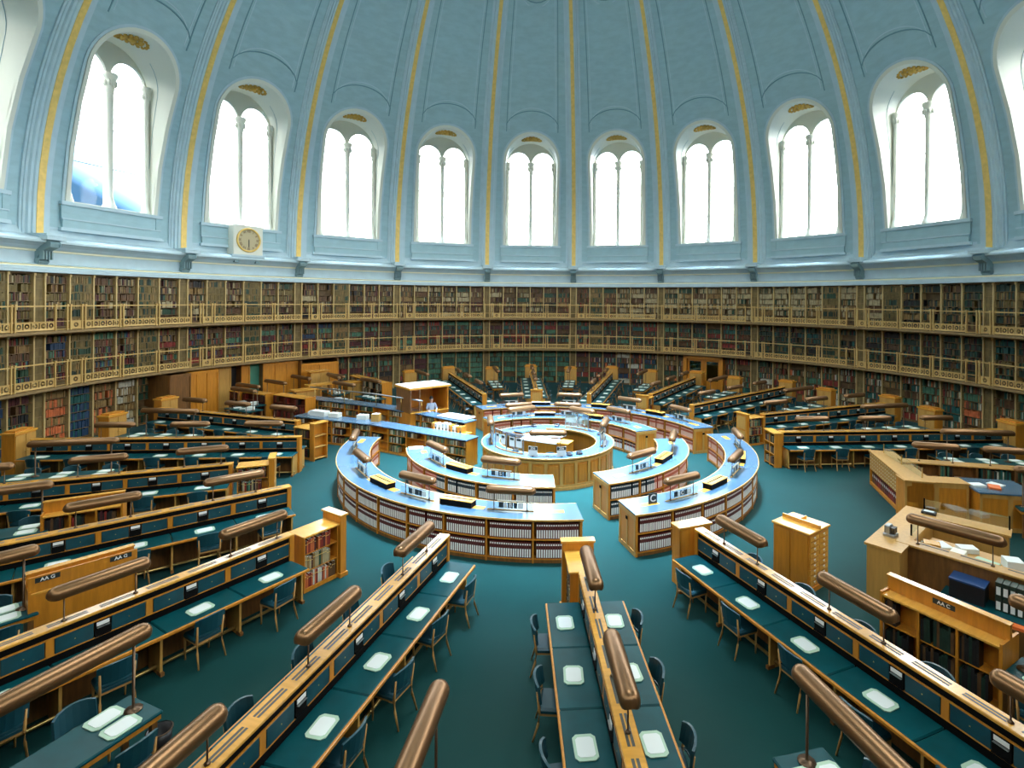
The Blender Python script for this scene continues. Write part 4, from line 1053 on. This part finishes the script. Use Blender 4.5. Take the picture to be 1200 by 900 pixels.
# low oak block with white top and files beside the kiosk
o = thing('file_counter', 'low white topped oak counter in front of the kiosk', 'counter', (-4.15, 3.75, 0), R(-33)); m = MB(); m.box(-.75,.75,-.35,.35,0,1.12,'oak'); sub(o, 'body', m); m = MB(); m.box(-.8,.8,-.4,.4,1.12,1.16,'white'); sub(o, 'top', m)
k = 0
for i in range(9):
    t = i/8; x, y = -4.75+1.3*t, 2.02-.82*t; k += 1
    mt = rnd.choice(['paper','cream','paper','oak_top']); m = MB(); m.box(-.05,.05,-.14,.14,0,rnd.uniform(.22,.32),mt); m.box(-.03,.03,-.145,-.14,.05,.12,'label_dark')
    thing('box_file', '%s box file from the left on the pigeonhole unit' % ORD[i], 'file', (x, y, 1.002), R(-32), 'box files on the pigeonhole unit', m)
for i, (x, y, mt, w, l, h) in enumerate([(-10.4,4.0,'paper',.9,.35,.22),(-9.6,3.75,'cream',.5,.3,.18),(-8.2,3.3,'cream',.45,.3,.2),(-7.5,2.95,'oak_pale',.35,.3,.32),(-10.9,4.35,'paper',.3,.25,.12)]):
    m = MB(); m.box(-w/2,w/2,-l/2,l/2,0,h,mt); m.box(-w/2+.03,w/2-.03,-l/2+.03,l/2-.03,h,h+.01,'paper')
    thing('document_tray', '%s pale document tray from the left on the front staff counter' % ORD[[4,5,3,2,1][i] if False else i], 'tray', (x, y, 1.082), R(-25+i*7), 'document trays', m)
# person in the kiosk
def person(loc, rz, label, shirt='shirt'):
    J = {'pel':(0,0,.95),'ch':(0,.02,1.25),'nk':(0,0,1.47),'hd':(0,-.01,1.60),'tp':(0,-.01,1.72),
     'sl':(-.17,0,1.42),'el':(-.24,-.10,1.17),'wl':(-.18,-.34,1.12),'sr':(.17,0,1.42),'er':(.24,-.10,1.17),'wr':(.16,-.34,1.12),
     'hl':(-.10,0,.9),'kl':(-.11,-.02,.50),'al':(-.11,.02,.08),'fl':(-.12,-.14,.03),'hr':(.10,0,.9),'kr':(.11,-.02,.50),'ar':(.11,.02,.08),'fr':(.12,-.14,.03)}
    Rr = {'pel':.15,'ch':.155,'nk':.06,'hd':.095,'tp':.07,'sl':.065,'el':.045,'wl':.032,'sr':.065,'er':.045,'wr':.032,'hl':.09,'kl':.06,'al':.04,'fl':.035,'hr':.09,'kr':.06,'ar':.04,'fr':.035}
    E_ = ['pel-ch','ch-nk','nk-hd','hd-tp','ch-sl','sl-el','el-wl','ch-sr','sr-er','er-wr','pel-hl','hl-kl','kl-al','al-fl','pel-hr','hr-kr','kr-ar','ar-fr']
    ks = list(J); vs = [J[q] for q in ks]; ed = [tuple(ks.index(q) for q in e.split('-')) for e in E_]; rr = [Rr[q] for q in ks]
    for s_, w in ((-1,'wl'),(1,'wr')):
        b = Vector(J[w]); p0 = len(vs); vs.append(tuple(b+Vector((0,-.07,-.01)))); rr.append(.03); ed.append((ks.index(w), p0))
        for f in range(5):
            dx = (-.032+.016*f) if f < 4 else -s_*.045; l = (.055,.075,.07,.05,.04)[f]
            q = len(vs); vs.append(tuple(b+Vector((dx,-.09-l*.5,-.015)))); rr.append(.010); vs.append(tuple(b+Vector((dx*1.1,-.09-l,-.035)))); rr.append(.008); ed += [(p0, q), (q, q+1)]
    me = bpy.data.meshes.new('body'); me.from_pydata(vs, ed, []); ob = bpy.data.objects.new('b', me); C.objects.link(ob)
    md = ob.modifiers.new('s', 'SKIN'); sv = me.skin_vertices[0].data
    for i, r in enumerate(rr): sv[i].radius = (r, r)
    sv[0].use_root = True; ob.modifiers.new('u', 'SUBSURF').levels = 2
    dg = bpy.context.evaluated_depsgraph_get(); em = bpy.data.meshes.new_from_object(ob.evaluated_get(dg)); bpy.data.objects.remove(ob)
    em.materials.clear()
    for q in ('skin', shirt, 'trousers', 'black'): em.materials.append(MATS[q])
    for p in em.polygons:
        c_ = p.center; p.use_smooth = True
        p.material_index = 3 if c_.z < .09 else 2 if c_.z < .98 else (1 if c_.z < 1.49 and not (c_.y < -.22) else 0)
        if c_.z > 1.46: p.material_index = 0
    o = thing('person', label, 'person', loc, rz); link('body', em, o)
    m = MB(); blob(m, 0, .012, 1.665, .098, .105, .095, 'hair', 12, 8); link('hair', m, o)
    m = MB(); blob(m, 0, -.105, 1.60, .014, .02, .022, 'skin', 6, 4); blob(m, -.035, -.09, 1.625, .011, .008, .007, 'white', 6, 4); blob(m, .035, -.09, 1.625, .011, .008, .007, 'white', 6, 4); blob(m, 0, -.094, 1.56, .022, .006, .006, 'maroon' if False else 'red_wood', 6, 4)
    blob(m, -.095, 0, 1.61, .012, .02, .03, 'skin', 6, 4); blob(m, .095, 0, 1.61, .012, .02, .03, 'skin', 6, 4); link('face', m, o)
    return o
person((-5.62, 5.35, 0.0), R(25), 'person in a pale blue shirt standing at the kiosk')
# ---- shelf spokes behind the staff counters
def shelf_spoke(org, az, L, label, z1, m='red_wood', side=1, nb=None, group='low bookcases at the back left', ns=3, pal=None, ends='oak'):
    o = thing('low_bookcase', label, 'bookcase', (*org, 0), -R(az), group); b = MB(); shelf_unit(b, -.28, .28, L, .08, z1, ns, nb or max(1, round(L/1.0)), m, 'oak_top'); sub(o, 'shelves', b)
    b = MB(); b.box(-.31,.31,-.05,0,0,z1+.04,ends); sub(o, 'end_panel', b)
    for s_ in (1, -1): fill_unit(org, az, -.28, .28, L, .08, z1, ns, nb or max(1, round(L/1.0)), s_, pal or ['maroon','red','brown','black'], 'book %s', 'x', False, (.9,.6,.3))
    return o
shelf_spoke(W_(-59.0, 14.4)[:2], -61.5, 2.6, 'red brown low bookcase nearest the staff counter, back left', 1.25)
shelf_spoke(W_(-60.4, 17.2)[:2], -62.5, 2.0, 'red brown low bookcase in the middle of the back left row', 1.25)
shelf_spoke(W_(-61.0, 19.35)[:2], -63.5, .75, 'red brown low bookcase by the entrance panelling', 1.25)
shelf_spoke(W_(-40.3, 14.7)[:2], -43.0, 4.6, 'dark long bookcase with orange end, back left', 1.45, 'oak_dark', pal=['black','white','black','dkgreen','cream'], ends='oak')
# open frame table, cabinets and lamps of the back left staff area
o = thing('open_rack', 'open oak rack of thin frames in the back left staff area', 'rack', (-13.2, 11.2, 0), R(44)); m = MB(); m.box(-1.0,1.0,-.35,.35,1.35,1.42,'oak_top'); sub(o, 'top', m)
for x in (-.95,-.3,.35,.95):
    for y in (-.3,.3): m = MB(); m.box(x-.035,x+.035,y-.035,y+.035,0,1.35,'oak'); sub(o, 'upright', m)
m = MB(); m.box(-1,1,-.3,.3,.5,.54,'oak_dark'); sub(o, 'shelf', m)
for i, (x, y, h, w_) in enumerate([(-14.3,12.9,1.9,'tall oak cupboard standing near the panelled entrance'),(-13.6,9.5,1.3,'small oak cupboard between the back left bookcases'),(-12.2,13.3,1.2,'low oak cupboard in the back left corner area')]):
    o = thing('cupboard', w_, 'cabinet', (x, y, 0), R(45)); m = MB(); m.box(-.5,.5,-.3,.3,0,h,'oak'); sub(o, 'body', m); m = MB(); m.box(-.65,.65,-.4,.4,h,h+.05,'oak_top'); sub(o, 'top', m)
    for sx in (-1,1): m = MB(); m.box(min(0,sx*.56)+.01,max(0,sx*.56)-.01,-.37,-.35,.1,h-.08,'oak_pale'); sub(o, 'door', m)
LN = ['first','second','third','fourth','fifth','sixth','seventh','eighth']
for i, (x, y, a, z) in enumerate([(-11.2,9.0,-55,1.05),(-10.2,10.4,-50,1.05),(-15.2,9.5,-58,1.05),(-14.6,11.3,-55,1.05),(-12.9,12.2,-50,1.05),(-16.0,8.2,-62,1.05),(-15.5,6.9,-62,1.3),(-12.9,11.9,-40,1.45)]):
    t = thing('side_desk', '%s small teal topped desk of the back left staff area, from the front' % LN[i], 'desk', (x, y, 0), -R(a), 'small desks in the back left staff area')
    link('leather_top', STS, t) if 'STS' in globals() else None
    m = MB(); m.box(-.4,.4,-1.0,1.0,.72,.76,'leather',.01); sub(t, 'leather_top', m)
    for sx in (-.35,.35):
        for sy in (-.93,.93): m = MB(); m.box(sx-.03,sx+.03,sy-.03,sy+.03,0,.72,'oak_dark'); sub(t, 'leg', m)
    lamp((x, y, .762), -R(a), 2.0, .95, '%s long bronze lamp of the back left staff area, from the front' % LN[i], 'lamps in the back left staff area', True)
    for j, d in enumerate((-.6, .0, .55)): paper((x+.9*d*sin(R(a)), y+.9*d*cos(R(a)), .764), rnd.random(), .35, .3, '%s paper pile on the %s small back left desk' % (LN[j], LN[i]), h=rnd.choice((.02,.1,.16)))

# ------------------------------------------------------------------ right hand enclosures
# card cabinet on the open floor
o = thing('card_cabinet', 'free standing oak card index cabinet with small drawers on the blue floor', 'cabinet', (5.86, -8.22, 0), R(36))
m = MB(); m.box(-.42,.42,-.42,.42,.08,1.30,'oak'); m.box(-.45,.45,-.45,.45,0,.10,'oak'); sub(o, 'body', m)
m = MB(); m.box(-.46,.46,-.46,.46,1.30,1.34,'oak_top',.01); sub(o, 'top', m); m = MB(); m.box(-.025,.025,-.46,.44,1.34,1.42,'oak_top'); m.box(-.02,.35,.05,.08,1.34,1.40,'oak_top'); sub(o, 'ledge', m)
m = MB(); m.box(-.44,-.42,-.40,-.02,.14,1.26,'oak'); sub(o, 'side_panel', m); m = MB(); m.box(-.44,-.42,.02,.40,.14,1.26,'oak'); sub(o, 'side_panel', m)
dmm = MB(); dmm.box(-.185,.185,-.02,0,0,.105,'oak_top',.0); dmm.box(-.17,.17,-.022,-.02,.098,.103,'oak_dark'); dmm.box(-.035,.035,-.024,-.02,.05,.075,'cream'); dmm = dmm.mesh('drawer'); km = MB(); km.tube([(-.03,-.03,.03),(.03,-.03,.03)], .012, 'brass', 6); km = km.mesh('knob')
for cx in (-.20,.20):
    for i in range(9): d_ = link('drawer', dmm, o, (cx, -.42, .16+.122*i)); link('knob', km, d_)
# catalogue cabinet of the right (small drawers over binders)
a_, b_, c_ = (11.39,-1.53), (10.57,-4.73), (12.25,-5.02)
rc = thing('card_catalogue', 'long oak card catalogue with rows of small drawers over red binders, right', 'cabinet'); l = hypot(a_[0]-b_[0], a_[1]-b_[1])
T = Matrix.Translation((a_[0], a_[1], 0)) @ Matrix.Rotation(atan2(b_[1]-a_[1], b_[0]-a_[0]), 4, 'Z')
m = MB(); m.T = T; m.box(0,l,.04,.75,.0,.10,'oak'); m.box(0,l,.30,.75,.1,.55,'oak'); m.box(0,l,.04,.75,.55,1.14,'oak'); m.box(0,.04,.04,.75,0,1.14,'oak'); m.box(l-.04,l,.04,.75,0,1.14,'oak'); sub(rc, 'body', m)
m = MB(); m.T = T; m.box(-.03,l+.03,0,.80,1.14,1.19,'oak_pale'); sub(rc, 'top', m)
dm2 = MB(); dm2.box(0,.17,-.012,.0,0,.105,'oak_pale'); dm2.box(.06,.11,-.016,-.012,.06,.085,'cream'); dm2.box(.07,.10,-.03,-.012,.02,.035,'brass'); dm2 = dm2.mesh('drawer'); cnt = 0; more = MB(); rzc = atan2(b_[1]-a_[1], b_[0]-a_[0])
for j in range(5):
    for i in range(int((l-.1)/.18)):
        p = T @ Vector((.05+.18*i, .04, .56+.115*j)); cnt += 1; link('drawer', dm2, rc, tuple(p), rzc)
for i in range(22):
    p = T @ Vector((.08+.145*i, .10, .102)); m = MB(); m.box(0,.12,0,.2,0,.36,rnd.choice(['vol_maroon','book_brown','vol_maroon','book_red'])); m.box(.035,.085,-.002,0,.2,.28,'paper')
    thing('binder', '%s red brown binder from the far end under the card drawers' % (ORD+['seventeenth','eighteenth','nineteenth','twentieth','twenty-first','twenty-second'])[i], 'binder', tuple(p), rzc, 'binders in the card catalogue', m)
poly_counter([b_, c_], .55, 1.18, 'panelled_counter', 'pale oak panelled counter joining the card catalogue, right', 'oak_pale', False, 0)
m = MB(); g = thing('glass_screen', 'upright glass screen on the card catalogue counter', 'glass screen'); 
T2 = Matrix.Translation((11.7,-1.9,0)) @ Matrix.Rotation(atan2(-4.6+1.9, 11.2-11.7), 4, 'Z'); m.T = T2; m.box(0,2.7,-.006,.006,1.2,1.48,'screen_glass'); sub(g, 'glass_panel', m)
for x in (0,1.35,2.7): m = MB(); m.T = T2; m.box(x-.012,x+.012,-.012,.012,1.19,1.50,'brass'); sub(g, 'post', m)
# spoke 104: book shelf partition with pale rail
org = W_(104.1, 12.0)[:2]; o = thing('rail_bookcase', 'long dark bookcase with a pale top rail behind the card catalogue', 'bookcase', (*org, 0), -R(104.1))
m = MB(); shelf_unit(m, -.2, .2, 6.2, .08, 1.26, 3, 6, 'oak_dark', 'oak_pale'); sub(o, 'shelves', m)
fill_unit(org, 104.1, -.2, .2, 6.2, .08, 1.26, 3, 6, 1, ['black','palegreen','teal','brown','white','green'], 'book %s', 'x', False, (.9,.6,.4))
for i, r in enumerate((13.0, 15.0, 17.0)): lamp(W_(104.1, r, 1.262), -R(104.1), 1.4, .50, '%s bronze lamp along the dark partition bookcase, right' % ORD[i], 'lamps on the right partitions')
# blue topped counter
bc_ = W_(113.8, 13.4)[:2]; poly_counter([(bc_[0], bc_[1]), (bc_[0]+1.5, bc_[1]-.28)], 1.3, 1.08, 'panelled_counter', 'panelled oak counter with a blue top at the right edge', 'blue_lino', False, 0)
for i, (dx, dy, mt, h) in enumerate(((.3,.5,'paper',.06),(.7,.35,'orange',.05),(.95,.6,'paper',.03))): paper((bc_[0]+dx, bc_[1]+dy, 1.082), i, .38, .28, ('%s loose item from the left on the blue counter' % ORD[i]), mt, h)
# U shaped enclosure
P1, P2, P3, P4 = (6.90,-9.05), (9.15,-7.0), (10.6,-8.35), (7.55,-9.35)
e = thing('enclosure_counter', 'tall pale oak L shaped enclosure counter in the right foreground', 'counter')
m = MB(); l1 = hypot(P2[0]-P1[0], P2[1]-P1[1]); T = Matrix.Translation((P1[0], P1[1], 0)) @ Matrix.Rotation(atan2(P2[1]-P1[1], P2[0]-P1[0]), 4, 'Z'); m.T = T
m.box(0,l1,-.62,0,0,1.22,'oak_pale'); m.box(0,.03,-.64,.02,0,.1,'oak'); 
l2 = hypot(P3[0]-P2[0], P3[1]-P2[1]); T3 = Matrix.Translation((P2[0], P2[1], 0)) @ Matrix.Rotation(atan2(P3[1]-P2[1], P3[0]-P2[0]), 4, 'Z'); m.T = T3; m.box(0,l2,-.42,0,0,1.22,'oak_pale'); sub(e, 'body', m)
m = MB(); m.T = T; m.box(-.04,l1+.02,-.66,.04,1.22,1.27,'oak_pale'); m.T = T3; m.box(.02,l2+.04,-.46,.04,1.221,1.265,'oak_pale'); sub(e, 'top', m)
m = MB(); m.T = T3; m.box(.35,l2,-.06,-.05,1.29,1.56,'screen_glass'); m.T = T; m.box(1.1,2.2,-.56,-.55,1.29,1.50,'screen_glass'); sub(e, 'glass_panel', m)
for tt, x, y, h_ in ((T3,.34,-.07,1.58),(T3,l2-.02,-.07,1.58),(T,1.08,-.57,1.52)): m = MB(); m.T = tt; m.box(x,x+.03,y,y+.03,1.265,h_,'slot_black'); sub(e, 'post', m)
org = W_(139.2, 11.75)[:2]; az = 139.2; ux, uy = sin(R(az)), cos(R(az)); vx, vy = cos(R(az)), -sin(R(az)); PP = lambda x, y, z: (org[0]+ux*y+vx*x, org[1]+uy*y+vy*x, z)
o = thing('oak_partition', 'plain oak partition running right from the enclosure counter', 'partition', (*org, 0), -R(az))
m = MB(); m.box(-.10,.10,0,5.5,0,1.24,'oak_dark'); sub(o, 'panel', m); m = MB(); m.box(-.17,.17,-.02,5.5,1.24,1.28,'oak_pale',.01); sub(o, 'top_rail', m)
gm = MB(); gm.box(-.10,-.05,0,.55,0,.004,'vent_dark'); gm = gm.mesh('ventilation_grille')
for i in range(7): link('ventilation_grille', gm, o, (0, .35+.75*i, 1.281))
lamp(PP(0, 1.0, 1.282), -R(az), 1.7, .50, 'dark bronze lamp above the right enclosure', 'lamps on the right partitions')
# desk inside the enclosure
t = thing('staff_desk', 'cluttered staff desk inside the right enclosure', 'desk', PP(-1.0, .5, 0), -R(az)); m = MB(); m.box(-.35,.75,-.2,1.9,.98,1.02,'oak_pale'); sub(t, 'top', m); m = MB(); m.box(-.3,.7,-.15,.3,0,.98,'oak'); m.box(-.3,.7,1.4,1.8,0,.98,'oak'); sub(t, 'pedestal', m)
for i, (x, y, mt, w, l_, h) in enumerate([(-.9,.5,'paper',.5,.35,.04),(-.6,.95,'cream',.3,.25,.14),(-1.1,1.0,'paper',.25,.35,.10),(-.7,1.4,'blotter_green',.4,.3,.05),(-.9,1.8,'paper',.3,.3,.18),(-.55,1.75,'paper',.25,.2,.03),(-.5,.5,'oak_top',.25,.3,.2)]):
    paper(PP(x, y, 1.022), i*.7, w, l_, '%s item along the cluttered desk in the right enclosure' % ORD[i], mt, h)
o = thing('date_stamp', 'square grey metal stamping machine on the enclosure counter', 'machine', (7.62,-8.73,1.272), R(40)); m = MB(); m.box(-.12,.12,-.12,.12,0,.06,'steel',.01); m.box(-.10,.10,-.02,.10,.06,.24,'steel',.02); sub(o, 'body', m); m = MB(); m.box(-.09,.09,-.10,-.02,.08,.20,'black'); sub(o, 'head', m)
o = thing('card_reader', 'flat black keypad box on the enclosure counter', 'machine', (9.35,-7.48,1.272), R(-43)); m = MB(); m.box(-.15,.15,-.10,.10,0,.06,'black',.015); sub(o, 'body', m); m = MB(); m.box(-.10,.10,-.06,.06,.06,.064,'paper'); sub(o, 'key_panel', m)
# side desk carrying box files on the near side of that partition
t = thing('side_counter', 'low dark counter against the oak partition, carrying box files', 'counter', PP(.42, .9, 0), -R(az)); m = MB(); m.box(-.30,.30,0,4.4,.62,.66,'leather'); sub(t, 'top', m); m = MB(); m.box(-.28,.28,.05,4.35,0,.62,'oak_dark'); sub(t, 'body', m)
o = thing('file_box', 'blue topped black storage box against the oak partition', 'box', PP(.36, 1.05, .662), -R(az)); m = MB(); m.box(-.2,.2,0,.55,0,.34,'black'); sub(o, 'body', m); m = MB(); m.box(-.21,.21,-.01,.56,.34,.37,'blue_box'); sub(o, 'lid', m)
for row in (0, 1):
    for i in range(5):
        m = MB(); m.box(-.13,.13,0,.095,0,.26,'book_dkgreen'); m.box(.13,.132,.015,.08,.03,.18,'paper'); thing('box_file', 'dark box file, %s from the left in the %s row by the partition' % (ORD[i], ['lower','upper'][row]), 'file', PP(.36, 1.75+.105*i, .662+.272*row), -R(az), 'dark box files', m)
o = thing('card_box', 'big black box with a white top edge on the low dark counter', 'box', PP(.36, 2.55, .662), -R(az)); m = MB(); m.box(-.15,.15,0,.62,0,.46,'black'); sub(o, 'body', m); m = MB(); m.box(-.15,.15,0,.62,.46,.475,'white'); sub(o, 'top', m)
o = thing('clip_folder', 'flat orange folder lying in front of the box files', 'folder', PP(.74, 1.7, .60), -R(az)); m = MB(); m.box(-.13,.13,0,.75,0,.05,'orange'); sub(o, 'cover', m)
m = MB(); m.box(-.15,.15,-.05,.8,0,.60,'oak_dark'); thing('step_box', 'low oak ledge under the orange folder', 'ledge', PP(.74, 1.68, 0), -R(az), None, m)
if rest.v: o = thing('shelved_volumes', 'remaining assorted books standing on the floor bookcases', 'books', me=rest); o['kind'] = 'stuff'
